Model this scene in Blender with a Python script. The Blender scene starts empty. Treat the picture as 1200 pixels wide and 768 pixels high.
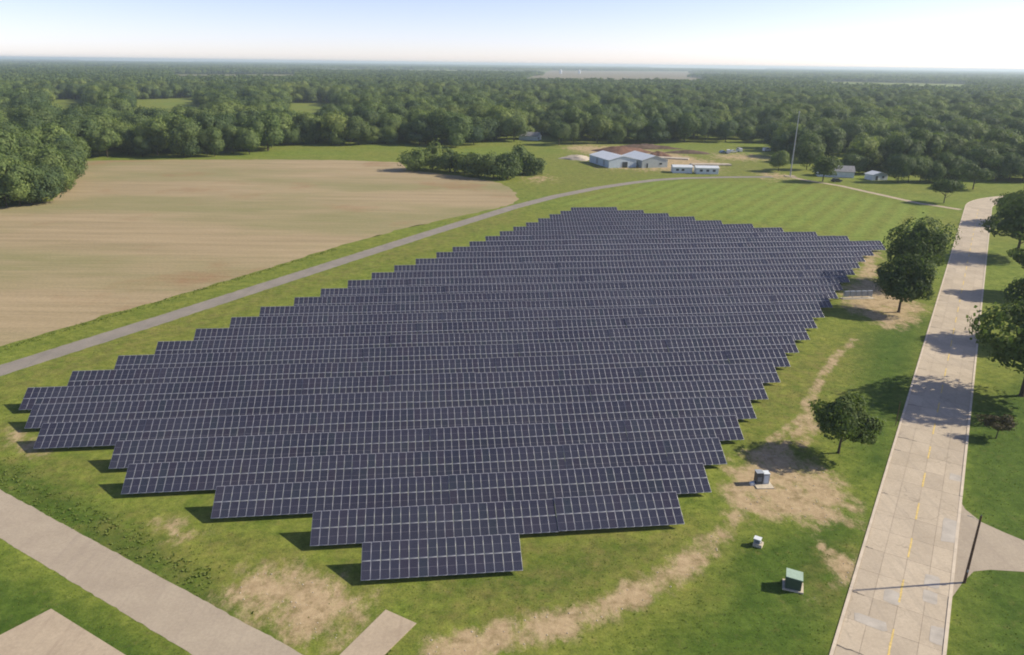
import bpy, bmesh, math, random
import numpy as np
from mathutils import Matrix, Vector

sc = bpy.context.scene
COL = sc.collection
R = math.radians
random.seed(7)
rng = np.random.default_rng(11)

# ------------------------------------------------------------------ camera
CAM_H = 52.0
PITCH = math.atan(309.4 / 879.0)
ROLL = math.atan(15 / 1200.0)
cd = bpy.data.cameras.new('camera')
cd.sensor_width = 36.0
cd.lens = 879.0 / 1200.0 * 36.0
cd.clip_start = 0.5
cd.clip_end = 90000.0
cam = bpy.data.objects.new('camera', cd)
COL.objects.link(cam)
cam.matrix_world = (Matrix.Translation((0, 0, CAM_H)) @ Matrix.Rotation(math.pi / 2 - PITCH, 4, 'X')
                    @ Matrix.Rotation(ROLL, 4, 'Z'))
sc.camera = cam

# ------------------------------------------------------------------ sky, sun, exposure
SUN_AZ, SUN_EL = 83.0, 33.0          # azimuth from +Y towards +X
w = bpy.data.worlds.new("World")
sc.world = w
w.use_nodes = True
wn = w.node_tree
wn.nodes.clear()
sky = wn.nodes.new('ShaderNodeTexSky')
sky.sky_type = 'NISHITA'
sky.sun_disc = False
sky.sun_elevation = R(SUN_EL)
sky.sun_rotation = R(SUN_AZ)
sky.altitude = 200
sky.air_density = 0.6
sky.dust_density = 0.4
sky.ozone_density = 0.0
bg = wn.nodes.new('ShaderNodeBackground')
bg.inputs['Strength'].default_value = 0.091
wo = wn.nodes.new('ShaderNodeOutputWorld')
tint = wn.nodes.new('ShaderNodeMix')
tint.data_type = 'RGBA'
tint.blend_type = 'MULTIPLY'
tint.inputs[0].default_value = 1.0
tint.inputs[7].default_value = (1.05, .925, 1.02, 1)     # white balance of the whole sky
wn.links.new(sky.outputs[0], tint.inputs[6])
wn.links.new(tint.outputs[2], bg.inputs[0])
wn.links.new(bg.outputs[0], wo.inputs[0])

sd = bpy.data.lights.new('sun', 'SUN')
sd.energy = 3.45
sd.angle = R(0.9)
sd.color = (1.0, 0.90, 0.71)
sun = bpy.data.objects.new('sun', sd)
COL.objects.link(sun)
sdir = Vector((math.sin(R(SUN_AZ)) * math.cos(R(SUN_EL)), math.cos(R(SUN_AZ)) * math.cos(R(SUN_EL)), math.sin(R(SUN_EL))))
sun.rotation_euler = sdir.to_track_quat('Z', 'Y').to_euler()

vs = sc.view_settings
vs.view_transform = 'Standard'
vs.look = 'None'
vs.exposure = 0.96
vs.gamma = 1.0
sc.cycles.use_denoising = True
sc.cycles.max_bounces = 8
sc.cycles.diffuse_bounces = 4
sc.cycles.glossy_bounces = 2
sc.cycles.transmission_bounces = 4
sc.cycles.volume_bounces = 2
sc.cycles.filter_width = 1.9
HAZE_DENSITY = 0.00011


# ------------------------------------------------------------------ helpers
def G(px, py, z=0.0):
    """Survey helper: the ground point seen at a spot of the 1200x768 photograph."""
    f = 879.0
    u, v = px - 600.0, py - 384.0
    c, s = math.cos(ROLL), math.sin(ROLL)
    u, v = c * u + s * v, -s * u + c * v
    dx, dy, dz = u, f * math.cos(PITCH) - v * math.sin(PITCH), -f * math.sin(PITCH) - v * math.cos(PITCH)
    t = (z - CAM_H) / dz
    return np.array([dx * t, dy * t])


def GP(pts):
    return np.array([G(*p) for p in pts])


def setp(o, label=None, cat=None, group=None, kind=None):
    for k, v in (('label', label), ('category', cat), ('group', group), ('kind', kind)):
        if v:
            o[k] = v
    return o


def empty(name, loc=(0, 0, 0), rz=0.0, label=None, cat=None, group=None):
    o = bpy.data.objects.new(name, None)
    o.empty_display_size = 0.3
    COL.objects.link(o)
    o.location = loc
    o.rotation_euler = (0, 0, rz)
    return setp(o, label, cat, group)


def link_mesh(name, me, parent=None):
    o = bpy.data.objects.new(name, me)
    COL.objects.link(o)
    if parent is not None:
        o.parent = parent
    return o


def mesh_np(name, verts, faces, mats, midx=None, smooth=False):
    """verts (n,3), faces (m,k) with a constant k."""
    verts = np.asarray(verts, dtype=np.float32)
    faces = np.asarray(faces, dtype=np.int32)
    me = bpy.data.meshes.new(name)
    m, k = faces.shape
    me.vertices.add(len(verts))
    me.vertices.foreach_set('co', verts.ravel())
    me.loops.add(m * k)
    me.loops.foreach_set('vertex_index', faces.ravel())
    me.polygons.add(m)
    me.polygons.foreach_set('loop_start', np.arange(0, m * k, k, dtype=np.int32))
    if midx is not None:
        me.polygons.foreach_set('material_index', np.asarray(midx, dtype=np.int32))
    if smooth:
        me.polygons.foreach_set('use_smooth', np.ones(m, dtype=bool))
    for mt in mats:
        me.materials.append(mt)
    me.update(calc_edges=True)
    me.validate()
    return me


class MB:
    """Collects quads/ngons for one mesh."""
    def __init__(self):
        self.v, self.f, self.m = [], [], []

    def box(self, cx, cy, cz, sx, sy, sz, mat=0, M=None, taper=1.0):
        b = len(self.v)
        for z, k in ((-.5, 1.0), (.5, taper)):
            for x, y in ((-.5, -.5), (.5, -.5), (.5, .5), (-.5, .5)):
                p = Vector((cx + x * sx * k, cy + y * sy * k, cz + z * sz))
                self.v.append(tuple(M @ p) if M is not None else tuple(p))
        for q in ((3, 2, 1, 0), (4, 5, 6, 7), (0, 1, 5, 4), (1, 2, 6, 5), (2, 3, 7, 6), (3, 0, 4, 7)):
            self.f.append([b + i for i in q])
            self.m.append(mat)
        return self

    def poly(self, pts, mat=0):
        b = len(self.v)
        self.v += [tuple(p) for p in pts]
        self.f.append(list(range(b, b + len(pts))))
        self.m.append(mat)
        return self

    def prism(self, prof, y0, y1, mat=0):
        """profile in XZ extruded along Y."""
        b = len(self.v)
        n = len(prof)
        self.v += [(x, y0, z) for x, z in prof] + [(x, y1, z) for x, z in prof]
        self.f.append([b + i for i in range(n)])
        self.m.append(mat)
        self.f.append([b + n + i for i in reversed(range(n))])
        self.m.append(mat)
        for i in range(n):
            j = (i + 1) % n
            self.f.append([b + j, b + i, b + n + i, b + n + j])
            self.m.append(mat)
        return self

    def tube(self, pts, rads, seg=8, mat=0):
        b = len(self.v)
        pts = [Vector(p) for p in pts]
        for i, p in enumerate(pts):
            d = (pts[min(i + 1, len(pts) - 1)] - pts[max(i - 1, 0)]).normalized()
            a = d.orthogonal().normalized()
            if abs(d.z) > .3:
                a = (Vector((1, 0, 0)) - d * d.x).normalized()
            c = d.cross(a)
            for k in range(seg):
                t = 2 * math.pi * k / seg
                self.v.append(tuple(p + (a * math.cos(t) + c * math.sin(t)) * rads[i]))
        for i in range(len(pts) - 1):
            for k in range(seg):
                k2 = (k + 1) % seg
                self.f.append([b + i * seg + k, b + i * seg + k2, b + (i + 1) * seg + k2, b + (i + 1) * seg + k])
                self.m.append(mat)
        self.f.append([b + k for k in reversed(range(seg))])
        self.m.append(mat)
        e = b + (len(pts) - 1) * seg
        self.f.append([e + k for k in range(seg)])
        self.m.append(mat)
        return self

    def mesh(self, name, mats):
        me = bpy.data.meshes.new(name)
        me.from_pydata(self.v, [], self.f)
        for mt in (mats if isinstance(mats, (list, tuple)) else [mats]):
            me.materials.append(mt)
        me.polygons.foreach_set('material_index', self.m)
        me.update()
        return me

    def obj(self, name, mats, parent=None):
        return link_mesh(name, self.mesh(name, mats), parent)


def inside(P, poly):
    x, y = P[:, 0], P[:, 1]
    r = np.zeros(len(P), bool)
    n = len(poly)
    for i in range(n):
        x0, y0 = poly[i]
        x1, y1 = poly[(i + 1) % n]
        c = ((y0 > y) != (y1 > y)) & (x < (x1 - x0) * (y - y0) / (y1 - y0 + 1e-12) + x0)
        r ^= c
    return r


def sdist(P, poly):
    """signed distance to a polygon, positive inside."""
    d = np.full(len(P), 1e9)
    n = len(poly)
    for i in range(n):
        a, b = poly[i], poly[(i + 1) % n]
        ab = b - a
        t = np.clip(((P - a) @ ab) / (ab @ ab + 1e-9), 0, 1)
        d = np.minimum(d, np.linalg.norm(P - (a + t[:, None] * ab), axis=1))
    return np.where(inside(P, poly), d, -d)


def ldist(P, line):
    d = np.full(len(P), 1e9)
    for a, b in zip(line[:-1], line[1:]):
        ab = b - a
        t = np.clip(((P - a) @ ab) / (ab @ ab + 1e-9), 0, 1)
        d = np.minimum(d, np.linalg.norm(P - (a + t[:, None] * ab), axis=1))
    return d


def sstep(a, b, x):
    t = np.clip((x - a) / (b - a), 0, 1)
    return t * t * (3 - 2 * t)


# ------------------------------------------------------------------ node materials
class NT:
    def __init__(self, name):
        self.mat = bpy.data.materials.new(name)
        self.mat.use_nodes = True
        self.t = self.mat.node_tree
        self.t.nodes.clear()
        self.out = self.n('ShaderNodeOutputMaterial')

    def n(self, typ, **kw):
        nd = self.t.nodes.new(typ)
        for k, v in kw.items():
            setattr(nd, k, v)
        return nd

    def set(self, sock, v):
        if isinstance(v, bpy.types.NodeSocket):
            self.t.links.new(v, sock)
        elif v is not None:
            if hasattr(sock, 'default_value'):
                try:
                    sock.default_value = v
                except Exception:
                    sock.default_value = (*v, 1.0)

    def pos(self, scale=(1, 1, 1), rotz=0.0, kind='Position'):
        g = self.n('ShaderNodeNewGeometry').outputs['Position'] if kind == 'Position' else self.n('ShaderNodeTexCoord').outputs[kind]
        m = self.n('ShaderNodeMapping')
        self.set(m.inputs['Vector'], g)
        m.inputs['Scale'].default_value = scale
        m.inputs['Rotation'].default_value = (0, 0, rotz)
        return m.outputs[0]

    def noise(self, vec, scale, detail=4, rough=.55, dist=0.0):
        nd = self.n('ShaderNodeTexNoise')
        self.set(nd.inputs['Vector'], vec)
        nd.inputs['Scale'].default_value = scale
        nd.inputs['Detail'].default_value = detail
        nd.inputs['Roughness'].default_value = rough
        nd.inputs['Distortion'].default_value = dist
        return nd.outputs['Fac']

    def ramp(self, fac, a, b, smooth=False):
        m = self.n('ShaderNodeMapRange')
        if smooth:
            m.interpolation_type = 'SMOOTHSTEP'
        self.set(m.inputs['Value'], fac)
        m.inputs['From Min'].default_value = a
        m.inputs['From Max'].default_value = b
        return m.outputs[0]

    def math(self, op, a, b=None, clamp=False):
        m = self.n('ShaderNodeMath', operation=op)
        m.use_clamp = clamp
        self.set(m.inputs[0], a)
        if b is not None:
            self.set(m.inputs[1], b)
        return m.outputs[0]

    def mix(self, fac, a, b, blend='MIX'):
        m = self.n('ShaderNodeMix', data_type='RGBA', blend_type=blend)
        self.set(m.inputs[0], fac)
        for s, v in ((m.inputs[6], a), (m.inputs[7], b)):
            self.set(s, v if isinstance(v, bpy.types.NodeSocket) else (*v, 1.0))
        return m.outputs[2]

    def attr(self, name):
        a = self.n('ShaderNodeAttribute')
        a.attribute_name = name
        return a.outputs['Fac']

    def bsdf(self, color, rough=.8, spec=.3, metal=0.0, bump=None, bstr=.3, bdist=.05):
        b = self.n('ShaderNodeBsdfPrincipled')
        self.set(b.inputs['Base Color'], color if isinstance(color, bpy.types.NodeSocket) else (*color, 1.0))
        self.set(b.inputs['Roughness'], rough)
        b.inputs['Specular IOR Level'].default_value = spec
        b.inputs['Metallic'].default_value = metal
        if bump is not None:
            bp = self.n('ShaderNodeBump')
            bp.inputs['Strength'].default_value = bstr
            bp.inputs['Distance'].default_value = bdist
            self.set(bp.inputs['Height'], bump)
            self.t.links.new(bp.outputs[0], b.inputs['Normal'])
        return b

    def done(self, shader):
        self.t.links.new(shader.outputs[0], self.out.inputs['Surface'])
        return self.mat


def plain(name, col, rough=.7, spec=.3, metal=0.0, var=.15, scale=3.0):
    k = NT(name)
    p = k.pos(kind='Object')
    nz = k.noise(p, scale, 5)
    c = k.mix(k.ramp(nz, .3, .7), tuple(x * (1 - var) for x in col), tuple(min(1, x * (1 + var)) for x in col))
    return k.done(k.bsdf(c, rough, spec, metal))


def mat_ground():
    k = NT('meadow_ground')
    p = k.pos()
    big = k.noise(p, .018, 4, .6)
    mid = k.noise(p, .12, 5, .62)
    fine = k.noise(p, 1.1, 5, .7)
    grain = k.noise(p, 4.5, 3, .7)
    c = k.mix(k.ramp(mid, .32, .68), (.118, .172, .030), (.175, .222, .044))
    c = k.mix(k.ramp(big, .35, .65), c, k.mix(k.ramp(mid, .3, .7), (.142, .176, .036), (.195, .212, .050)))
    lush = k.mix(k.ramp(mid, .3, .7), (.054, .100, .016), (.080, .132, .024))
    c = k.mix(k.attr('lush'), c, lush)
    dry = k.mix(k.ramp(fine, .3, .7), (.200, .170, .070), (.160, .155, .052))
    dm = k.math('MULTIPLY', k.attr('dry'), k.ramp(k.noise(p, .35, 5, .65), .36, .78), True)
    c = k.mix(dm, c, dry)
    # mowing swaths in the far lawn
    wv = k.n('ShaderNodeTexWave', wave_type='BANDS', bands_direction='X')
    k.set(wv.inputs['Vector'], k.pos(rotz=R(31.7)))
    wv.inputs['Scale'].default_value = .045
    wv.inputs['Distortion'].default_value = 1.6
    wv.inputs['Detail'].default_value = 2
    wv.inputs['Detail Scale'].default_value = .4
    mow = k.math('MULTIPLY', k.attr('mow'), wv.outputs['Fac'])
    c = k.mix(k.math('MULTIPLY', mow, .62), c, (.190, .265, .058))
    # blade-scale variation
    v = k.math('ADD', k.math('MULTIPLY', fine, .75), k.math('MULTIPLY', grain, .6))
    mott = k.noise(p, .42, 7, .72)
    c = k.mix(k.ramp(mott, .34, .66), k.mix(1.0, c, (.66, .74, .60), 'MULTIPLY'), k.mix(1.0, c, (1.28, 1.18, 1.15), 'MULTIPLY'))
    c = k.mix(k.math('MULTIPLY', k.ramp(k.noise(p, .7, 6, .75), .56, .70), .45), c, (.190, .165, .065))
    c = k.mix(k.math('MULTIPLY', k.ramp(k.noise(p, .9, 5, .7), .60, .74), .55), c, (.040, .075, .014))
    c = k.mix(k.ramp(v, .46, .90), k.mix(1.0, c, (.55, .60, .50), 'MULTIPLY'), k.mix(1.0, c, (1.42, 1.36, 1.30), 'MULTIPLY'))
    # bare soil
    soil = k.mix(k.ramp(fine, .3, .72), (.330, .240, .140), (.500, .385, .240))
    soil = k.mix(k.ramp(k.noise(p, .5, 6, .7), .50, .66), soil, (.230, .175, .090))
    e = k.math('ADD', k.attr('soil'), k.math('MULTIPLY', k.math('SUBTRACT', k.noise(k.pos((1, .55, 1), R(25)), .36, 7, .72), .5), 3.0))
    e = k.math('ADD', e, k.math('MULTIPLY', k.math('SUBTRACT', grain, .5), .5))
    c = k.mix(k.math('MULTIPLY', k.math('MULTIPLY', k.ramp(e, .25, 1.0, True), .95), k.ramp(k.attr('soil'), .02, .25)), c, soil)
    return k.done(k.bsdf(c, .95, .12, bump=v, bstr=.5, bdist=.12))


def mat_field():
    k = NT('bare_field_soil')
    p = k.pos()
    st = k.noise(k.pos((.012, .20, 1), R(-4)), 1.0, 5, .6)
    st2 = k.noise(k.pos((.05, 1.4, 1), R(-4)), 1.0, 3, .6)
    big = k.noise(k.pos((.35, 1.0, 1)), .014, 5, .6)
    grain = k.noise(p, 1.4, 5, .7)
    c = k.mix(k.ramp(st, .3, .7), (.265, .215, .130), (.385, .305, .195))
    c = k.mix(k.math('MULTIPLY', k.ramp(big, .44, .58), .9), c, (.225, .215, .105))
    c = k.mix(k.ramp(k.noise(p, .02, 5, .65), .56, .70), c, (.265, .175, .100))
    c = k.mix(k.math('MULTIPLY', k.ramp(st2, .45, .7), .35), c, (.45, .36, .23))
    c = k.mix(k.ramp(grain, .3, .7), k.mix(1.0, c, (.82, .82, .8), 'MULTIPLY'), k.mix(1.0, c, (1.14, 1.13, 1.1), 'MULTIPLY'))
    return k.done(k.bsdf(c, .95, .1, bump=grain, bstr=.3, bdist=.1))


def mat_concrete(name, a, b, dark, slab=False, ang=31.7):
    k = NT(name)
    p = k.pos()
    n1 = k.noise(p, .25, 5, .6)
    n2 = k.noise(p, 3.0, 5, .7)
    c = k.mix(k.ramp(n1, .3, .7), a, b)
    c = k.mix(k.ramp(n2, .3, .75), k.mix(1.0, c, (.86, .86, .86), 'MULTIPLY'), k.mix(1.0, c, (1.1, 1.1, 1.09), 'MULTIPLY'))
    if slab:
        oi = k.n('ShaderNodeObjectInfo').outputs['Random']
        c = k.mix(k.ramp(oi, 0, 1), k.mix(1.0, c, (.90, .89, .88), 'MULTIPLY'), k.mix(1.0, c, (1.06, 1.05, 1.03), 'MULTIPLY'))
    # tyre-worn streaks and stains
    st = k.noise(k.pos((1.2, .05, 1), R(ang)), 1.0, 3, .6)
    c = k.mix(k.math('MULTIPLY', k.ramp(st, .52, .74), .40), c, dark)
    vo = k.n('ShaderNodeTexVoronoi', feature='DISTANCE_TO_EDGE')
    wob = k.n('ShaderNodeVectorMath', operation='ADD')
    nz = k.n('ShaderNodeTexNoise')
    k.set(nz.inputs['Vector'], p)
    nz.inputs['Scale'].default_value = .5
    sc_ = k.n('ShaderNodeVectorMath', operation='SCALE')
    k.t.links.new(nz.outputs['Color'], sc_.inputs[0])
    sc_.inputs['Scale'].default_value = 2.5
    k.t.links.new(p, wob.inputs[0])
    k.t.links.new(sc_.outputs[0], wob.inputs[1])
    k.t.links.new(wob.outputs[0], vo.inputs['Vector'])
    vo.inputs['Scale'].default_value = .16
    crack = k.math('MULTIPLY', k.math('SUBTRACT', 1.0, k.ramp(vo.outputs['Distance'], .0, .012)), k.ramp(k.noise(p, .12, 2), .48, .56))
    c = k.mix(k.math('MULTIPLY', crack, .35 if slab else .08), c, tuple(x * .45 for x in dark))
    return k.done(k.bsdf(c, .85, .25, bump=n2, bstr=.15, bdist=.02))


def mat_leaf(name, a, b, trans=.18, objvar=.35, stand=False):
    k = NT(name)
    p = k.pos(kind='Object')
    nz = k.noise(p, .9, 3, .6)
    rnd = k.n('ShaderNodeNewGeometry').outputs['Random Per Island']
    c = k.mix(k.ramp(k.math('ADD', k.math('MULTIPLY', nz, .8), k.math('MULTIPLY', rnd, .5)), .35, .95), a, b)
    oi = k.n('ShaderNodeObjectInfo').outputs['Random']
    c = k.mix(oi, k.mix(1.0, c, (1 - objvar, 1 - objvar * .8, 1 - objvar * .6), 'MULTIPLY'), k.mix(1.0, c, (1 + objvar * 1.2, 1 + objvar, 1 + objvar * .2), 'MULTIPLY'))
    if stand:
        loc = k.n('ShaderNodeObjectInfo').outputs['Location']
        sn_ = k.noise(loc, .011, 3, .6)
        c = k.mix(k.ramp(sn_, .50, .66), c, k.mix(1.0, c, (1.30, 1.16, 1.05), 'MULTIPLY'))
        c = k.mix(k.ramp(sn_, .48, .34), c, k.mix(1.0, c, (.74, .82, .92), 'MULTIPLY'))
    d = k.bsdf(c, .7, .2)
    tr = k.n('ShaderNodeBsdfTranslucent')
    k.set(tr.inputs['Color'], k.mix(1.0, c, (1.25, 1.35, .7), 'MULTIPLY'))
    mx = k.n('ShaderNodeMixShader')
    mx.inputs[0].default_value = trans
    k.t.links.new(d.outputs[0], mx.inputs[1])
    k.t.links.new(tr.outputs[0], mx.inputs[2])
    return k.done(mx)


def mat_panel(name, joined):
    k = NT(name)
    if joined:
        rnd = k.attr('tint')
    else:
        a_ = k.n('ShaderNodeAttribute', attribute_type='OBJECT')
        a_.attribute_name = 'tint'
        rnd = a_.outputs['Fac']
    c = k.mix(rnd, (.020, .022, .041), (.027, .028, .050))
    hue = k.n('ShaderNodeTexWhiteNoise', noise_dimensions='1D')
    k.set(hue.inputs['W'], k.math('MULTIPLY', rnd, 91.7))
    c = k.mix(k.ramp(hue.outputs['Value'], .55, 1.0), c, (.027, .024, .043))
    c = k.mix(k.ramp(hue.outputs['Value'], .16, .0), c, (.021, .027, .042))
    u = k.n('ShaderNodeTexCoord').outputs['UV']
    br = k.n('ShaderNodeTexBrick')
    br.offset = 0.0
    k.set(br.inputs['Vector'], u)
    br.inputs['Scale'].default_value = 1.0
    br.inputs['Mortar Size'].default_value = .006
    br.inputs['Mortar Smooth'].default_value = .3
    br.inputs['Brick Width'].default_value = 1 / 6
    br.inputs['Row Height'].default_value = 1 / 6
    c = k.mix(k.math('MULTIPLY', br.outputs['Fac'], .55), c, (.16, .16, .19))
    dust = k.noise(k.pos(), .09, 4, .6)
    c = k.mix(k.math('MULTIPLY', k.ramp(dust, .35, .75), .10), c, (.16, .17, .20))
    b = k.bsdf(c, .15, .5)
    return k.done(b)


ROAD_AZ = 31.7
M = {}
M['ground'] = mat_ground()
M['field'] = mat_field()
M['road'] = mat_concrete('road_concrete', (.43, .365, .28), (.50, .43, .335), (.30, .26, .21), True)
M['lane'] = mat_concrete('side_road_concrete', (.34, .285, .22), (.405, .345, .265), (.27, .225, .185), False, -58)
M['far_tan'] = plain('far_stubble', (.19, .165, .105), .95, .1, 0, .15, .01)
M['path'] = mat_concrete('path_asphalt', (.215, .195, .170), (.28, .25, .215), (.16, .15, .135))
M['pad'] = mat_concrete('pad_concrete', (.37, .30, .22), (.46, .38, .28), (.26, .20, .15), False, -58)
M['patch'] = plain('grey_road_patch', (.42, .385, .335), .85, .2, 0, .15, .8)
M['joint'] = plain('joint_soil', (.41, .345, .265), .9, .1)
M['kerb'] = plain('kerb_concrete', (.55, .475, .375), .85, .2, 0, .12, .7)
M['yellow'] = plain('yellow_road_paint', (.60, .45, .16), .7, .3, 0, .3, 2.5)
M['tar'] = plain('tar', (.10, .09, .08), .7, .3)
M['alu'] = plain('aluminium_frame', (.31, .32, .37), .45, .5, .3, .08)
M['cell_gap'] = plain('panel_midline', (.15, .15, .18), .4, .5)
M['glass'] = mat_panel('panel_glass', False)
M['glass_far'] = mat_panel('panel_glass_joined', True)
M['steel'] = plain('galvanised_steel', (.36, .37, .38), .5, .5, .5)
M['leaf_a'] = mat_leaf('leaves_street_tree', (.050, .084, .024), (.110, .150, .048), .34, .14)
M['leaf_b'] = mat_leaf('leaves_wood', (.062, .104, .036), (.148, .192, .074), .32, .40, True)
M['leaf_c'] = mat_leaf('leaves_bush', (.062, .102, .032), (.140, .180, .064))
M['leaf_d'] = mat_leaf('leaves_reddish', (.060, .056, .030), (.115, .098, .055), .2, .05)
M['bark'] = plain('bark', (.075, .058, .044), .9, .1, 0, .3, 4)
M['grass_blade'] = mat_leaf('grass_blades', (.110, .160, .030), (.190, .225, .060), .45, .0)
M['white'] = plain('white_siding', (.62, .66, .68), .6, .3, 0, .08, .6)
M['bluewhite'] = plain('pale_blue_siding', (.50, .57, .63), .6, .3, 0, .08, .6)
M['greysiding'] = plain('grey_green_siding', (.36, .40, .40), .6, .3, 0, .1, .6)
M['roofmetal'] = plain('pale_metal_roof', (.62, .66, .68), .45, .4, .1, .07, .5)
M['roofgrey'] = plain('grey_shingle_roof', (.24, .24, .25), .85, .2, 0, .15, 1)
M['dark'] = plain('dark_opening', (.03, .035, .04), .5, .4)
M['rust'] = plain('rusty_earth', (.155, .090, .065), .95, .1, 0, .35, .25)
M['earth'] = plain('dark_earth', (.12, .085, .065), .95, .1, 0, .35, .3)
M['rubble'] = plain('pale_rubble', (.42, .37, .30), .95, .1, 0, .25, .4)
M['boxgreen'] = plain('transformer_green', (.055, .085, .060), .5, .4, 0, .1)
M['lid'] = plain('pale_green_lid', (.30, .40, .32), .5, .4, 0, .1)
M['boxgrey'] = plain('cabinet_grey', (.30, .33, .36), .5, .4, 0, .1)
M['boxdark'] = plain('cabinet_dark', (.05, .06, .07), .5, .4, 0, .1)
M['plinth'] = plain('plinth_concrete', (.50, .44, .34), .85, .2)
M['wood'] = plain('weathered_pole_wood', (.125, .080, .055), .9, .15, 0, .25, 3)
M['carwhite'] = plain('white_vehicle_paint', (.70, .71, .72), .3, .5, 0, .04)
M['carblue'] = plain('blue_vehicle_paint', (.16, .24, .36), .3, .5, 0, .06)
M['cardark'] = plain('dark_vehicle_paint', (.025, .027, .032), .3, .5, 0, .1)
M['rubber'] = plain('tyre_rubber', (.02, .02, .02), .8, .2)
M['autoglass'] = plain('vehicle_glass', (.03, .04, .05), .1, .6)

# ------------------------------------------------------------------ layout of the place
RA = R(6.8)                                            # direction of the panel rows
RU = np.array([math.cos(RA), math.sin(RA)])
RN = np.array([-math.sin(RA), math.cos(RA)])
ROW0, ROWP = 66.8, 6.6
L_END = [-7.7, -13.8, -26.2, -38.7, -42.6, -55.0, -59.2, -63.1, -59.1, -54.2, -49.6, -44.6, -39.5, -35.0, -29.0, -24.1,
         -18.6, -13.4, -8.1, -2.7, 2.9, 7.6, 12.8, 18.0, 23.0, 28.0, 33.0, 38.0, 43.0, 48.0, 53.0]
R_END = [9.9, 30.1, 35.3, 40.3, 45.3, 50.1, 55.1, 60.3, 65.7, 70.6, 75.4, 80.8, 86.0, 91.2, 96.4, 101.8,
         107.0, 112.2, 117.6, 123.0, 129.0, 137.6, 130.5, 123.0, 115.0, 107.5, 100.0, 92.2, 85.0, 78.0, 70.0]
array_poly = np.array([RU * s + RN * n for s, n in
                       [(L_END[i] - .3, ROW0 + ROWP * i) for i in range(31)] + [(L_END[30], ROW0 + ROWP * 30 + 4)] +
                       [(R_END[i] + .3, ROW0 + ROWP * i + 3.5) for i in reversed(range(31))]])

rd = np.array([math.sin(R(ROAD_AZ)), math.cos(R(ROAD_AZ))])      # along the main road
rn = np.array([rd[1], -rd[0]])                                    # to its right
ROAD_O = np.array([30.1, 56.2])                                   # a point on the left kerb line
ROAD_W = 9.3


def road_curve():
    """left edge then right edge as lists of points: straight, then bending to the right."""
    s_bend = 290.0
    cx = []
    for s in np.arange(-150.0, s_bend, 4.6):
        cx.append((ROAD_O + rd * s + rn * ROAD_W / 2, ROAD_AZ))
    p, a = cx[-1]
    p = p.copy()
    for i in range(24):
        a2 = a + min(46.0, i * 4.4)
        d = np.array([math.sin(R(a2)), math.cos(R(a2))])
        p = p + d * 4.6
        cx.append((p.copy(), a2))
    return cx


ROAD = road_curve()


def edge(off):
    return [p + np.array([math.cos(R(a)), -math.sin(R(a))]) * off for p, a in ROAD]


road_poly = np.array(edge(-ROAD_W / 2 - .4) + edge(ROAD_W / 2 + .4)[::-1])

path_c = GP([(-420, 560), (-200, 497), (0, 434.5), (200, 371), (400, 306.5), (500, 274.5), (600, 243.5), (650, 230.5), (700, 220.5), (740, 214.5), (770, 211.0), (800, 209.0), (850, 207.8), (905, 207.5)])
PATH_W = 5.2
lane_n = np.array([-rd[1], rd[0]])                                # bottom-left road runs across the main road's direction
lane_p0 = GP([(0, 601)])[0]
lane_p1 = GP([(292, 768)])[0]
lane_d = (lane_p1 - lane_p0) / np.linalg.norm(lane_p1 - lane_p0)
LANE_W = 5.4
lane_poly_c = np.array([lane_p0 - lane_d * 160, lane_p0 + lane_d * 75])

drive_c = GP([(928, 208), (945, 211.5), (985, 218), (1030, 228), (1075, 238), (1127, 246)])
field_poly = np.vstack([GP([(-330, 520), (-150, 457), (0, 407), (100, 377), (200, 348), (300, 318.5), (400, 288), (470, 268.5), (520, 257.5), (560, 249), (595, 241), (608, 234), (603, 224), (588, 215.5), (560, 209), (520, 204.5), (478, 199.5), (470, 190.5), (400, 187.8), (320, 187.2), (200, 187.4), (90, 188.5), (92, 206), (60, 236), (0, 243), (-120, 254), (-300, 262)]), ])

soil_polys = [(GP(p), wd) for p, wd in [
    ([(848, 545), (880, 528), (905, 520), (955, 540), (985, 560), (1000, 590), (1003, 618), (960, 622), (900, 612), (850, 600)], 2.2),
    ([(862, 612), (842, 655), (792, 690), (730, 722), (640, 757), (560, 775), (490, 790), (490, 745), (560, 733), (640, 714), (720, 690), (790, 655), (838, 618)], 1.2),
    ([(258, 690), (310, 655), (385, 672), (435, 700), (425, 735), (390, 765), (330, 752), (280, 722)], 2.6),
    ([(985, 338), (1010, 322), (1060, 345), (1088, 360), (1070, 382), (1040, 388), (1012, 371), (988, 360)], 2.2),
    ([(1000, 322), (1018, 288), (1034, 298), (1028, 332)], 2.2),
    ([(965, 657), (1008, 652), (1004, 684), (978, 688)], 1.0),
    ([(945, 697), (962, 697), (962, 707), (945, 707)], .5),
    ([(180, 612), (215, 608), (235, 628), (200, 640)], 1.6),
    ([(10, 505), (60, 520), (50, 535), (20, 525)], 1.8),
    ([(430, 255), (470, 250), (480, 262), (440, 268)], 3.0),
    ([(615, 205), (645, 205), (650, 213), (618, 214)], 6.0),
    ([(650, 172), (690, 180), (700, 197), (780, 200), (838, 204), (846, 198), (846, 190), (820, 186), (780, 176), (690, 172)], 6.0),
    ([(880, 200), (925, 203), (935, 211), (900, 212)], 4.0),
    ([(835, 183), (905, 181), (905, 186), (835, 188)], 6.0),
]]
track_lines = [(GP([(872, 545), (905, 515), (938, 490), (955, 455), (975, 425), (1000, 398)]), .8),
               (GP([(905, 540), (925, 518), (945, 495), (952, 470), (962, 440), (985, 410)]), .7),
               (GP([(940, 520), (955, 500)]), 1.3),
               (GP([(860, 610), (880, 590), (890, 570)]), 1.0),
               (GP([(960, 640), (1000, 660)]), .5)]
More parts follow.
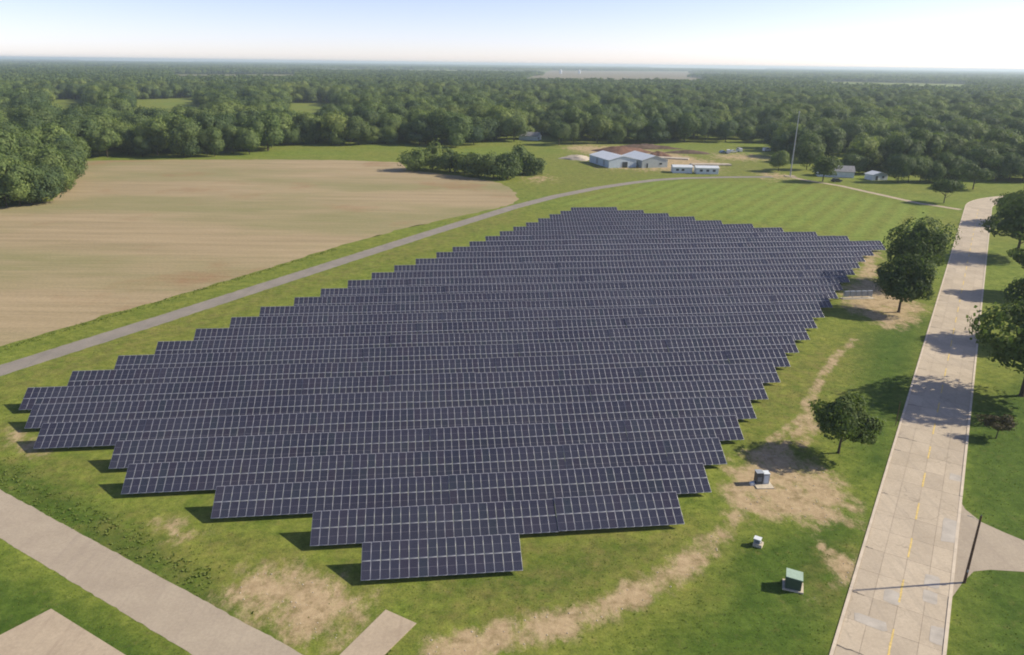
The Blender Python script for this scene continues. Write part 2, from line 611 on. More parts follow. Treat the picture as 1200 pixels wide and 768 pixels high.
dry_polys = [(GP(p), wd) for p, wd in [
    ([(150, 590), (420, 650), (500, 740), (420, 780), (280, 720), (100, 620)], 6.0),
    ([(0, 490), (120, 540), (240, 590), (60, 580), (-60, 520)], 5.0),
    ([(600, 620), (860, 610), (820, 690), (620, 760), (500, 760), (470, 700)], 5.0),
    ([(880, 430), (1010, 390), (960, 540), (870, 540)], 5.0),
    ([(0, 440), (400, 312), (620, 240), (600, 262), (300, 360), (0, 470)], 4.0),
    ([(600, 230), (690, 175), (900, 190), (900, 206), (760, 208)], 25.0),
    ([(960, 640), (1000, 640), (990, 720), (930, 710)], 3.0),
]]
lush_polys = [(GP(p), wd) for p, wd in [
    ([(860, 640), (1010, 590), (1010, 700), (960, 790), (730, 790), (840, 700)], 4.0),
    ([(1130, 480), (1300, 400), (1300, 900), (1100, 900), (1130, 690)], 4.0),
    ([(-60, 640), (210, 768), (300, 900), (-200, 900)], 2.5),
    ([(1010, 390), (1090, 370), (1050, 560), (1000, 560)], 5.0),
    ([(0, 585), (-40, 540), (40, 545), (160, 620), (330, 745), (340, 768)], 2.5),
    ([(520, 690), (700, 640), (760, 640), (640, 705)], 4.0),
]]
mow_poly = GP([(640, 240), (760, 213), (925, 212), (1110, 248), (1050, 300), (980, 275), (760, 245)])


# ------------------------------------------------------------------ ground: one sheet to the horizon
def axis(lo, hi, step, far_lo, far_hi):
    core = list(np.arange(lo, hi + .01, step))
    a, s = [], step
    x = lo
    while x > far_lo:
        s *= 1.22
        x -= s
        a.append(max(x, far_lo))
    b, s = [], step
    x = core[-1]
    while x < far_hi:
        s *= 1.22
        x += s
        b.append(min(x, far_hi))
    return np.array(a[::-1] + core + b)


gx = axis(-110, 200, .9, -24000, 24000)
gy = axis(38, 290, .9, -2500, 24000)
XX, YY = np.meshgrid(gx, gy)
P2 = np.column_stack([XX.ravel(), YY.ravel()])
nx, ny = len(gx), len(gy)
ii = np.arange(nx * ny).reshape(ny, nx)
quads = np.column_stack([ii[:-1, :-1].ravel(), ii[:-1, 1:].ravel(), ii[1:, 1:].ravel(), ii[1:, :-1].ravel()])
me = mesh_np('ground', np.column_stack([P2, np.zeros(len(P2))]), quads, [M['ground']])


def masks(P):
    soil = np.zeros(len(P))
    for poly, wd in soil_polys:
        soil = np.maximum(soil, sstep(-wd * 1.7, wd * 2.0, sdist(P, poly)))
    for ln, wd in track_lines:
        soil = np.maximum(soil, .72 * (1 - sstep(wd * .4, wd * 1.8, ldist(P, ln))))
    dry = np.zeros(len(P))
    for poly, wd in dry_polys:
        dry = np.maximum(dry, sstep(-wd, wd, sdist(P, poly)))
    lush = np.zeros(len(P))
    for poly, wd in lush_polys:
        lush = np.maximum(lush, sstep(-wd, wd, sdist(P, poly)))
    mow = sstep(-3, 6, sdist(P, mow_poly))
    return dict(soil=soil, dry=dry, lush=lush, mow=mow)


for nm, val in masks(P2).items():
    a = me.attributes.new(nm, 'FLOAT', 'POINT')
    a.data.foreach_set('value', val.astype(np.float32))
setp(link_mesh('ground', me), 'green and olive grassland with bare soil patches around the solar array', kind='structure')


def ribbon(name, left, right, mat, z, label, kind='structure', parent=None):
    n = len(left)
    v = [(p[0], p[1], z) for p in left] + [(p[0], p[1], z) for p in right]
    f = [(i, n + i, n + i + 1, i + 1) for i in range(n - 1)]
    o = link_mesh(name, mesh_np(name, v, f, [mat]), parent)
    return setp(o, label, kind=kind) if label else o


def offset_line(c, w_):
    c = np.asarray(c)
    t = np.gradient(c, axis=0)
    t /= np.linalg.norm(t, axis=1)[:, None]
    nr = np.column_stack([-t[:, 1], t[:, 0]])
    return c + nr * w_ / 2, c - nr * w_ / 2


def resample(c, step):
    c = np.asarray(c)
    d = np.r_[0, np.cumsum(np.linalg.norm(np.diff(c, axis=0), axis=1))]
    s = np.arange(0, d[-1], step)
    return np.column_stack([np.interp(s, d, c[:, 0]), np.interp(s, d, c[:, 1])])


def ragged(c, w_, step=1.5, amp=.25, seed=0):
    r = np.random.default_rng(seed)
    c = resample(c, step)
    l, rr = offset_line(c, w_)
    t = np.gradient(c, axis=0)
    t /= np.linalg.norm(t, axis=1)[:, None]
    nr = np.column_stack([-t[:, 1], t[:, 0]])
    return l + nr * r.normal(0, amp, len(c))[:, None], rr + nr * r.normal(0, amp, len(c))[:, None]


def poly_sheet(name, poly, mat, z, label, step=3.0, amp=.5, kind='structure'):
    r = np.random.default_rng(5)
    pl = resample(np.vstack([poly, poly[:1]]), step) + 0
    pl = pl + r.normal(0, amp, pl.shape)
    bm = bmesh.new()
    bm.faces.new([bm.verts.new((x, y, z)) for x, y in pl])
    bmesh.ops.triangulate(bm, faces=bm.faces[:])
    m_ = bpy.data.meshes.new(name)
    bm.to_mesh(m_)
    bm.free()
    m_.materials.append(mat)
    return setp(link_mesh(name, m_), label, kind=kind)


poly_sheet('crop_field', field_poly, M['field'], .010, 'bare tan crop field left of the asphalt path', 3.0, .45)
l, r_ = ragged(path_c, PATH_W, .8, .07, 1)
ribbon('path', l, r_, M['path'], .014, 'narrow grey asphalt path between the bare field and the array')
l, r_ = ragged(lane_poly_c, LANE_W, .7, .035, 2)
ribbon('side_road', l, r_, M['lane'], .012, 'pinkish concrete side road crossing the lower left corner')
l, r_ = ragged(drive_c, 3.2, 1.2, .12, 3)
ribbon('gravel_drive', l, r_, M['pad'], .008, 'thin pale drive running from the tall mast to the main road')

# driveway on the right of the main road
dv = GP([(1123, 583), (1131, 597), (1150, 612), (1174, 623), (1210, 638), (1300, 668), (1300, 672), (1210, 671), (1160, 668), (1141, 670), (1128, 683), (1116, 700)])
bm = bmesh.new()
bm.faces.new([bm.verts.new((x, y, .018)) for x, y in dv])
bmesh.ops.triangulate(bm, faces=bm.faces[:])
m_ = bpy.data.meshes.new('driveway')
bm.to_mesh(m_)
bm.free()
m_.materials.append(M['lane'])
setp(link_mesh('driveway', m_), 'flared concrete driveway joining the main road at the utility pole', kind='structure')

# loose concrete pads in the grass
for poly, lab in (([(-60, 775), (0, 745), (60, 714), (150, 770), (260, 840), (90, 900)], 'square concrete pad in the grass beside the side road'),
                  ([(396, 770), (452, 715), (488, 731), (428, 790)], 'narrow pale concrete apron beside the side road')):
    pts = GP(poly)
    mb = MB()
    n = len(pts)
    top = [(x, y, .06) for x, y in pts]
    mb.poly(top[::-1])
    for i in range(n):
        a, b = pts[i], pts[(i + 1) % n]
        mb.poly([(a[0], a[1], 0), (b[0], b[1], 0), (b[0], b[1], .06), (a[0], a[1], .06)])
    setp(mb.obj('concrete_pad', M['pad']), lab, kind='structure')

# ------------------------------------------------------------------ main road: bed, slabs, kerbs, paint
bed = ribbon('road', edge(-ROAD_W / 2), edge(ROAD_W / 2), M['joint'], .006, 'pale two lane concrete road along the right side of the array')
offs = [-ROAD_W / 2 + .32, -ROAD_W / 4, 0.0, ROAD_W / 4, ROAD_W / 2 - .32]
for i in range(len(ROAD) - 1):
    (p0, a0), (p1, a1) = ROAD[i], ROAD[i + 1]
    if p0[1] < 20:
        continue
    for k in range(4):
        g = .014
        q = []
        for p, a, sgn in ((p0, a0, 1), (p1, a1, -1)):
            x = np.array([math.cos(R(a)), -math.sin(R(a))])
            d = np.array([math.sin(R(a)), math.cos(R(a))])
            q.append((p + x * (offs[k] + g) + d * g * sgn, p + x * (offs[k + 1] - g) + d * g * sgn))
        z0, z1 = .006, .030 + random.uniform(-.004, .004)
        c4 = [q[0][0], q[0][1], q[1][1], q[1][0]]
        mb = MB()
        mb.poly([(c[0], c[1], z1 + random.uniform(-.0015, .0015)) for c in c4])
        for j in range(4):
            a_, b_ = c4[j], c4[(j + 1) % 4]
            mb.poly([(a_[0], a_[1], z0), (b_[0], b_[1], z0), (b_[0], b_[1], z1), (a_[0], a_[1], z1)])
        mb.obj('concrete_slab', M['road'], bed)

for sgn, lab in ((-1, 'pale concrete kerb along the array side of the main road'), (1, 'pale concrete kerb along the tree side of the main road')):
    mb = MB()
    e0 = edge(sgn * (ROAD_W / 2 - .30))
    e1 = edge(sgn * (ROAD_W / 2 + .02))
    for i in range(len(ROAD) - 1):
        mid_ = (e0[i] + e0[i + 1]) / 2
        z1 = .09
        if sgn > 0:
            s_along = (mid_ - ROAD_O) @ rd
            a = GP([(1123, 583)])[0]
            b = GP([(1116, 700)])[0]
            if (b - ROAD_O) @ rd - 1 < s_along < (a - ROAD_O) @ rd + 1:
                z1 = .045
        q = [e0[i], e0[i + 1], e1[i + 1], e1[i]]
        if sgn > 0:
            q = q[::-1]
        q = [c + (sum(q) / 4 - c) * .004 for c in q]
        mb.poly([(c[0], c[1], z1) for c in q][::-1])
        for j in range(4):
            a_, b_ = q[j], q[(j + 1) % 4]
            mb.poly([(b_[0], b_[1], 0), (a_[0], a_[1], 0), (a_[0], a_[1], z1), (b_[0], b_[1], z1)])
    setp(mb.obj('kerb', M['kerb']), lab, kind='structure')

# dashed yellow centre line, one part per dash; 4.2 m dash in an 8.9 m cycle
s = (np.array([40.2, 63.8]) - ROAD_O) @ rd - 8.9 * 3
while s < 285:
    p0 = ROAD_O + rd * s + rn * (ROAD_W / 2 + .05)
    mb = MB()
    n = 6
    for j in range(n):
        a, b = p0 + rd * (4.3 * j / n), p0 + rd * (4.3 * (j + 1) / n)
        w0, w1 = random.uniform(.07, .12), random.uniform(.07, .12)
        mb.poly([(*(a - rn * w0), .041), (*(a + rn * w1), .041), (*(b + rn * w1), .041), (*(b - rn * w0), .041)])
    mb.obj('road_marking', M['yellow'], bed)
    s += 8.9

# grey repair patches and dark ragged cracks at the slab joints
for px, py, L, W_ in ((1113, 622, 6.0, 1.7), (1092, 682, 2.5, 1.5), (1090, 700, 2.2, 1.4), (1020, 729, 1.6, 3.2), (1045, 700, 2.4, 1.6), (1120, 560, 2.0, 1.6), (1098, 745, 3.0, 1.2)):
    c = G(px, py)
    mb = MB()
    pts = []
    for j in range(14):
        t = 2 * math.pi * j / 14
        e_ = abs(math.cos(t)) ** .25 * math.copysign(1, math.cos(t)), abs(math.sin(t)) ** .25 * math.copysign(1, math.sin(t))
        q = c + rd * (e_[0] * L / 2 * random.uniform(.85, 1.05)) + rn * (e_[1] * W_ / 2 * random.uniform(.85, 1.05))
        pts.append((q[0], q[1], .0395))
    mb.poly(pts[::-1])
    mb.obj('repair_patch', M['patch'], bed)
for i in range(30):
    s_ = 4.6 * random.randint(-1, 48) - 150 % 4.6
    side = random.choice((-1, -1, -1, 1))
    lat = ROAD_W / 2 + side * (ROAD_W / 2 - .35)
    c = ROAD_O + rd * s_ + rn * lat
    mb = MB()
    ln = random.uniform(.6, 1.7) * (1 if i % 3 else 1.6)
    up, dn = [], []
    for j in range(7):
        t = j / 6
        q = c - rn * side * ln * t + rd * random.uniform(-.12, .12)
        w_ = .10 * (1 - t * .7) * random.uniform(.5, 1.4)
        up.append((*(q + rd * w_), .040))
        dn.append((*(q - rd * w_), .040))
    for j in range(6):
        mb.poly([dn[j], dn[j + 1], up[j + 1], up[j]])
    mb.obj('road_crack', M['tar'], bed)

# ------------------------------------------------------------------ solar array
PW, PL, PT = .985, 2.14, .04
PITCH_X, GAPY = 1.012, .03
TILT = R(29)
LOWZ = .60
TABLE = 14


def panel_geo():
    fr, fe = .031, .055
    x0, x1, y0, y1 = 0, PW, 0, PL
    ym = PL / 2
    mg = .014
    v = [(x0, y0, 0), (x1, y0, 0), (x1, y1, 0), (x0, y1, 0), (x0, y0, PT), (x1, y0, PT), (x1, y1, PT), (x0, y1, PT)]
    zi = PT - .004
    v += [(fr, fe, zi), (PW - fr, fe, zi), (PW - fr, PL - fe, zi), (fr, PL - fe, zi),
          (fr, ym - mg, zi), (PW - fr, ym - mg, zi), (PW - fr, ym + mg, zi), (fr, ym + mg, zi)]
    f = [(0, 1, 5, 4), (1, 2, 6, 5), (2, 3, 7, 6), (3, 0, 4, 7), (3, 2, 1, 0),
         (4, 5, 9, 8), (5, 6, 10, 9), (6, 7, 11, 10), (7, 4, 8, 11),
         (8, 9, 13, 12), (15, 14, 10, 11), (12, 13, 14, 15)]
    m = [0] * 9 + [1, 1, 2]
    return np.array(v, float), np.array(f), np.array(m)


PV, PF, PM = panel_geo()


def add_uv(me_, nrep):
    uv = me_.uv_layers.new(name='UVMap')
    one = np.zeros((len(PF), 4, 2), np.float32)
    one[9] = [(0, 0), (1, 0), (1, 1), (0, 1)]
    one[10] = [(0, 0), (1, 0), (1, 1), (0, 1)]
    uv.data.foreach_set('uv', np.tile(one.reshape(-1), nrep))


panel_me = mesh_np('solar_panel', PV, PF, [M['alu'], M['glass'], M['cell_gap']], PM)
add_uv(panel_me, 1)
ORD = ['front-most', 'second', 'third', 'fourth', 'fifth', 'sixth', 'seventh', 'eighth', 'ninth', 'tenth', 'eleventh', 'twelfth', 'thirteenth',
       'fourteenth', 'fifteenth', 'sixteenth', 'seventeenth', 'eighteenth', 'nineteenth', 'twentieth']
ORD += [f'twenty-{x}' for x in ('first', 'second', 'third', 'fourth', 'fifth', 'sixth', 'seventh', 'eighth', 'ninth')] + ['thirtieth', 'last']
proto_panel = None
INDIV = 12
for i in range(31):
    s0 = L_END[i]
    n = int(round((R_END[i] - s0) / PITCH_X))
    o2 = RU * s0 + RN * (ROW0 + ROWP * i)
    if i == 0:
        lab = 'front-most short row of dark blue solar panels, nearest the side road'
    elif i == 7:
        lab = 'eighth row of solar panels from the front, reaching farthest left'
    elif i == 21:
        lab = 'twenty-second row of solar panels from the front, reaching farthest right'
    elif i == 30:
        lab = 'last and farthest short row of solar panels, nearest the mown lawn'
    elif i < 16:
        lab = f'{ORD[i]} row of dark blue solar panels counted from the front'
    else:
        k_ = 30 - i
        lab = f'{ORD[k_]} row of solar panels counted from the far end of the array' if k_ else ''
    root = empty('solar_panel_row', (o2[0], o2[1], 0), RA, lab, 'solar panels', 'rows of solar panels in the array')
    allv, tint = [], []
    fr = MB()
    tb = 0
    while tb < n:
        cnt = min(TABLE, n - tb)
        if n - tb - cnt < 4:
            cnt = n - tb
        dz = random.gauss(0, .024)
        tl = TILT + R(random.gauss(0, .55))
        yaw = 0.0
        table_tint = random.random()
        T = (Matrix.Translation((tb * PITCH_X, random.gauss(0, .02), LOWZ + dz)) @ Matrix.Rotation(yaw, 4, 'Z') @ Matrix.Rotation(tl, 4, 'X'))
        Tn = np.array(T)
        for j in range(cnt):
            for h in (0, 1):
                off = Vector((j * PITCH_X, h * (PL + GAPY), 0))
                if i < INDIV:
                    Mx = T @ Matrix.Translation(off) @ Matrix.Rotation(R(random.gauss(0, .12)), 4, 'X')
                    if proto_panel is None:
                        po = proto_panel = link_mesh('solar_panel', panel_me, root)
                    else:
                        po = proto_panel.copy()
                        COL.objects.link(po)
                        po.parent = root
                    po.matrix_parent_inverse = Matrix.Identity(4)
                    po.matrix_basis = Mx
                    po['tint'] = .55 * table_tint + .45 * random.random()
                else:
                    vv = PV + np.array(off)
                    allv.append(vv @ Tn[:3, :3].T + Tn[:3, 3])
                    tint.append(.55 * table_tint + .45 * random.random())
        # rails, rafters and posts under this table
        Lx = cnt * PITCH_X - .03
        for yy in (.5, 1.6, 2.7, 3.8):
            fr.box(Lx / 2, yy, -.05, Lx, .06, .08, 0, T)
        for xx in np.arange(1.0, Lx, 3.2):
            fr.box(xx, 2.15, -.14, .07, 3.7, .10, 0, T)
            for yy in (.9, 3.3):
                pt = T @ Vector((xx, yy, -.19))
                fr.box(pt.x, pt.y, pt.z / 2, .10, .08, pt.z, 0)
        tb += cnt
    fr.obj('support_frame', M['steel'], root)
    if i >= INDIV:
        c = len(allv)
        vs_ = np.vstack(allv)
        fs = (PF[None] + (np.arange(c) * len(PV))[:, None, None]).reshape(-1, 4)
        pm = mesh_np('solar_panels_joined', vs_, fs, [M['alu'], M['glass_far'], M['cell_gap']], np.tile(PM, c))
        add_uv(pm, c)
        at = pm.attributes.new('tint', 'FLOAT', 'FACE')
        at.data.foreach_set('value', np.repeat(np.array(tint, np.float32), len(PF)))
        po = link_mesh('solar_panel', pm, root)
        po['kind'] = 'stuff'


# ------------------------------------------------------------------ trees
def leaf_quads(cent, nrm, size, r, jit=.38):
    n = len(cent)
    rv = r.normal(size=(n, 3))
    nrm = nrm + rv * jit
    nrm /= np.linalg.norm(nrm, axis=1)[:, None] + 1e-9
    a = np.cross(nrm, r.normal(size=(n, 3)))
    a /= np.linalg.norm(a, axis=1)[:, None] + 1e-9
    b = np.cross(nrm, a)
    s = size * r.uniform(.6, 1.3, n)[:, None]
    asp = r.uniform(.55, .95, n)[:, None]
    v = np.stack([cent - a * s, cent - b * s * asp + nrm * s * .15, cent + a * s, cent + b * s * asp - nrm * s * .12], axis=1)
    return v.reshape(-1, 3), np.arange(n * 4).reshape(n, 4)


def crown_mesh(name, mat, seed, rx, ry, z0, z1, n_lobes, n_leaf, leaf, lobe=(.30, .48), skirt=.15, core=True, top_bias=.0, jit=.38, core_k=.60):
    """Crown between z0 and z1 made of leaf-sized faces on overlapping rounded boughs."""
    r = np.random.default_rng(seed)
    zc, rz = (z0 + z1) / 2, (z1 - z0) / 2
    dirs = r.normal(size=(n_lobes, 3))
    dirs /= np.linalg.norm(dirs, axis=1)[:, None]
    rad = r.uniform(.40, .78, n_lobes) ** .8
    C = dirs * rad[:, None]
    C[:, 2] = C[:, 2] * .85 + top_bias
    lr = r.uniform(*lobe, n_lobes)
    # boughs: leaves on each lobe shell
    share = lr ** 2 / (lr ** 2).sum()
    cs, ns = [], []
    for c, q, sh in zip(C, lr, share):
        k = max(6, int(n_leaf * sh))
        d = r.normal(size=(k, 3))
        d[:, 2] = d[:, 2] * .9 + .25
        d /= np.linalg.norm(d, axis=1)[:, None]
        p = c + d * (q * r.uniform(.78, 1.04, k)[:, None])
        keep = np.ones(k, bool)
        for c2, q2 in zip(C, lr):
            keep &= np.linalg.norm(p - c2, axis=1) > q2 * .62
        cs.append(p[keep])
        ns.append(d[keep] * .8 + p[keep] * .5)
    P = np.vstack(cs)
    N = np.vstack(ns)
    if jit > .3:
        # uneven outline: boughs that reach out or hang back, and stray sprigs
        ph = r.uniform(0, 6.28, 4)
        wob = 1 + .13 * np.sin(4.1 * P[:, 0] + ph[0]) * np.sin(3.7 * P[:, 1] + ph[1]) + .10 * np.sin(5.3 * P[:, 2] + 2.9 * P[:, 0] + ph[2])
        wob += np.where(r.random(len(P)) < .07, r.uniform(.03, .17, len(P)), 0)
        P = P * wob[:, None]
    under = P[:, 2] < -.55
    P[under, 2] = -.55 + (P[under, 2] + .55) * skirt
    P = P * np.array([rx, ry, rz]) + np.array([0, 0, zc])
    v, f = leaf_quads(P, N, leaf, r, jit)
    if core:
        # inner mass of twigs so that the middle is not see-through
        bmc = bmesh.new()
        for c, q in list(zip(C, lr))[:: max(1, n_lobes // 14)]:
            res = bmesh.ops.create_icosphere(bmc, subdivisions=2 if core_k > .7 else 1, radius=1.0)
            for vv in res['verts']:
                dd = vv.co * (q * core_k * random.uniform(.85, 1.05))
                z_ = max(-.5, c[2] * .9 + dd.z)
                vv.co = Vector(((c[0] * .9 + dd.x) * rx, (c[1] * .9 + dd.y) * ry, z_ * rz + zc))
        cv = np.array([vv.co for vv in bmc.verts])
        cf = np.array([[q_.index for q_ in fc.verts] + [fc.verts[2].index] for fc in bmc.faces])
        tri = [[q_.index for q_ in fc.verts] for fc in bmc.faces]
        bmc.free()
        allv_ = [tuple(x) for x in v] + [tuple(x) for x in cv]
        allf_ = [tuple(x) for x in f] + [tuple(np.array(t) + len(v)) for t in tri]
        m2 = bpy.data.meshes.new(name)
        m2.from_pydata(allv_, [], allf_)
        m2.materials.append(mat)
        m2.update()
        return m2
    return mesh_np(name, v, f, [mat])


def trunk_mb(h, r0, crown_r, z_split, seed, lean=0.0):
    r = random.Random(seed)
    mb = MB()
    top = Vector((lean * h, r.uniform(-.03, .03) * h, h * .72))
    s_ = Vector((lean * z_split * .7, 0, z_split))
    mb.tube([(0, 0, -.05), (.02 * h * lean, 0, .25), s_, (s_ + top) / 2 + Vector((.1, .05, 0)), top],
            [r0 * 1.5, r0 * 1.05, r0 * .82, r0 * .5, r0 * .15], 8)
    for k in range(6):
        a = k * 1.05 + r.uniform(-.3, .3)
        zz = z_split + (h * .5 - z_split) * k / 7
        st = Vector((lean * zz * .8, 0, zz))
        rr = crown_r * r.uniform(.5, .75)
        en = st + Vector((math.cos(a) * rr, math.sin(a) * rr, h * r.uniform(.16, .32)))
        mdp = (st + en) / 2 + Vector((0, 0, -h * .02))
        mb.tube([st, mdp, en], [r0 * .45, r0 * .3, r0 * .1], 6)
    return mb


def tree(name, x, y, h, cr, label, cat='tree', group=None, leaf=.24, n_leaf=6500, lobes=34, z0=.22, mat='leaf_a', seed=1, lean=0.0, ry=None, split=.2, r0=None, lobe=(.26, .44), top_bias=0.0, skirt=.15):
    root = empty(name, (x, y, 0), 0, label, cat, group)
    link_mesh('crown', crown_mesh('crown', M[mat], seed, cr, ry or cr, h * z0, h, lobes, n_leaf, leaf, lobe, skirt, top_bias=top_bias), root).location = (lean * h * .6, 0, 0)
    trunk_mb(h, r0 or h * .022, cr, h * split, seed, lean).obj('trunk', M['bark'], root)
    return root


g = G(984, 531)
tree('oak_tree', g[0] - .2, g[1], 8.5, 4.6, 'round green tree standing alone beside the bare soil patch with the grey cabinet', seed=3, leaf=.21, n_leaf=10500, lobes=30, z0=.24, lean=.03)
g = G(1053, 366)
tree('oak_tree', g[0], g[1], 13.4, 5.7, 'green tree on the bare soil ring, in front of a taller darker tree', seed=4, leaf=.27, n_leaf=12500, lobes=40, z0=.12)
g = G(1068, 333)
tree('oak_tree', g[0], g[1], 18.2, 7.6, 'taller dark green tree behind the tree on the bare soil ring', seed=5, leaf=.31, n_leaf=12500, lobes=44, z0=.12)
g = G(1106, 238)
tree('oak_tree', g[0], g[1], 10.0, 5.9, 'small dark mushroom-shaped tree standing alone on the far lawn', seed=6, leaf=.36, n_leaf=3500, lobes=24, z0=.28, split=.2)
g = G(964, 213)
tree('oak_tree', g[0], g[1], 13.0, 7.0, 'round dark tree hiding the left end of the white bungalow', seed=8, leaf=.45, n_leaf=3500, lobes=24, z0=.10)
g = G(1140, 222)
tree('oak_tree', g[0], g[1], 13.0, 7.2, 'light green spreading tree at the far bend of the main road', seed=7, leaf=.42, n_leaf=3500, lobes=26, z0=.22, mat='leaf_c')
STREET = [(1197, 464, 18.0, 8.6, 'large dark tree right of the main road, nearest the crooked small tree'),
          (1222, 402, 15.5, 6.4, 'dark tree just right of the main road behind the large dark tree'),
          (1214, 346, 12.5, 6.0, 'low wide dark tree right of the main road, half out of the picture'),
          (1191, 301, 19.0, 9.0, 'tall dark tree right of the main road, opposite the pair at the array corner'),
          (1192, 262, 13.0, 7.5, 'dark bushy tree right of the main road, closest to the far bend')]
for k_, (px, py, h, cr, lab) in enumerate(STREET):
    g = G(px, py)
    tree('street_tree', g[0], g[1], h, cr, lab, group='street trees right of the main road', seed=20 + k_, leaf=.36, n_leaf=13000, lobes=42, lobe=(.30, .48), z0=.16 if k_ != 2 else .3)
g = G(1167, 514)
tree('crooked_tree', g[0], g[1], 3.7, 2.7, 'small crooked tree with sparse reddish leaves in the roadside grass', seed=31, leaf=.13, n_leaf=2600, lobes=20, z0=.36, mat='leaf_d', lean=.10, split=.35, ry=2.0, lobe=(.30, .46))

# bushes at the corner of the bare field
BUSH = [(486, 200, 10.5, 7.4), (507, 199, 12.5, 7.4), (527, 202, 10.5, 7.4), (545, 203, 9.5, 7.0), (561, 207, 11.0, 8.0), (578, 209, 11.5, 8.0), (595, 210, 11.5, 7.6),
        (607, 203, 12.8, 6.4), (624, 205, 9.5, 5.8)]
BW = ['leftmost rounded bush of the clump at the corner of the bare field', 'tall bush of the field-corner clump, second from the left', 'broad bush of the field-corner clump, third from the left',
      'bush of the field-corner clump, fourth from the left', 'middle bush of the field-corner clump', 'bush of the field-corner clump, fourth from the right',
      'front bush of the field-corner clump, third from the right', 'pointed bush of the field-corner clump, second from the right', 'small dark bush at the right end of the field-corner clump']
for k_, (px, py, h, cr) in enumerate(BUSH):
    g = G(px, py)
    tree('bush', g[0], g[1], h * 1.1, cr, BW[k_], 'bush', 'bushes at the corner of the bare field', leaf=.45, n_leaf=3400, lobes=22, z0=-.12, skirt=1.0, mat='leaf_c' if k_ % 3 else 'leaf_b', seed=50 + k_, split=.12, lobe=(.34, .52))

# --- the woods: front edge as seen from the array, as distance by bearing
edge_px = [(-420, 300), (-200, 268), (-60, 250), (0, 241), (45, 237), (75, 226), (88, 208), (93, 196), (96, 186.5), (150, 187), (285, 186), (312, 183), (325, 174), (470, 171), (500, 173), (545, 176), (565, 168), (650, 166.5),
           (690, 167.5), (790, 167), (830, 165), (900, 166), (905, 186), (930, 192), (965, 196), (1000, 200), (1035, 203), (1080, 212), (1130, 212), (1180, 213), (1230, 216), (1400, 222)]
eg = GP(edge_px)
e_b = np.degrees(np.arctan2(eg[:, 0], eg[:, 1]))
e_d = np.linalg.norm(eg, axis=1)
o_ = np.argsort(e_b)
e_b, e_d = e_b[o_], e_d[o_]
# clearings and fields among the woods
clear = [GP(p) for p in [
    [(210, 90.5), (345, 90), (350, 87.8), (210, 88.0)],
    [(205, 97), (345, 97), (350, 87.5), (200, 87.5)],
    [(600, 100), (830, 101), (815, 84), (640, 83)],
    [(955, 106), (1130, 111), (1135, 99), (975, 96)],
    [(46, 152), (130, 151), (100, 117), (56, 117)],
    [(146, 158), (246, 157), (236, 115), (156, 117)],
    [(320, 153), (410, 152), (392, 121), (338, 121)],
    [(90, 72.4), (230, 73.6), (230, 71.6), (90, 70.2)],
    [(760, 80.5), (900, 83), (900, 80), (760, 77.6)],
    [(870, 96), (960, 97.5), (950, 93.5), (880, 92)],
]]


for k_, (p, mt, lb) in enumerate((([(612, 94), (826, 96), (815, 84.5), (645, 83.2)], 'far_tan', 'far dull tan field between the woods, below the horizon'),
                             ([(212, 91.5), (345, 91), (348, 88), (208, 88)], 'far_tan', 'thin far tan field in the left woods'))):
    poly_sheet('far_field', GP(p), M[mt], .4, lb, 40.0, 5.0)


def in_wood(P):
    b = np.degrees(np.arctan2(P[:, 0], P[:, 1]))
    d = np.linalg.norm(P, axis=1)
    ok = (d > np.interp(b, e_b, e_d) + np.where(b < -28, 1.5, 6)) & (np.abs(b) < 52)
    for c in clear:
        ok &= ~inside(P, c)
    return ok


def grid_pts(x0, x1, y0, y1, step, jit, r):
    X, Y = np.meshgrid(np.arange(x0, x1, step), np.arange(y0, y1, step))
    P = np.column_stack([X.ravel(), Y.ravel()])
    return P + r.uniform(-jit, jit, P.shape) * step


near = grid_pts(-1500, 1500, 250, 1500, 11.8, .42, rng)
near = near[in_wood(near)]
mids = grid_pts(-4200, 4200, 1000, 3600, 12.0, .42, rng)
dm = np.linalg.norm(mids, axis=1)
near = near[np.linalg.norm(near, axis=1) < 1350]
mids = mids[in_wood(mids) & (dm >= 1350) & (dm < 3500)]
mids = mids[np.abs(np.degrees(np.arctan2(mids[:, 0], mids[:, 1]))) < 42]
# thin the woods a little with glades
gl = np.sin(near[:, 0] * .021 + 1.3) * np.sin(near[:, 1] * .017 + .4) + rng.normal(0, .35, len(near))
bd = np.degrees(np.arctan2(near[:, 0], near[:, 1]))
front = np.linalg.norm(near, axis=1) < np.interp(bd, e_b, e_d) + 26
near = near[(gl < .80) | front]
# the village lots on the right are a little more open
bd = np.degrees(np.arctan2(near[:, 0], near[:, 1]))
dn_ = np.linalg.norm(near, axis=1)
front = dn_ < np.interp(bd, e_b, e_d) + 26
vill = (bd > 17) & (dn_ < 620) & (rng.random(len(near)) < .42)
near = near[~vill]
# houses among the trees keep a little room
HOUSES = [(632, 161), (637, 151), (440, 156), (1068, 178), (985, 208), (1032, 211)]
for px, py in HOUSES:
    c = G(px, py)
    near = near[np.linalg.norm(near - c, axis=1) > 9]
    dd = near - c
    dirc = c / np.linalg.norm(c)
    al, la = dd @ dirc, np.abs(dd @ np.array([-dirc[1], dirc[0]]))
    near = near[~((al < 0) & (al > -38) & (la < 7))]

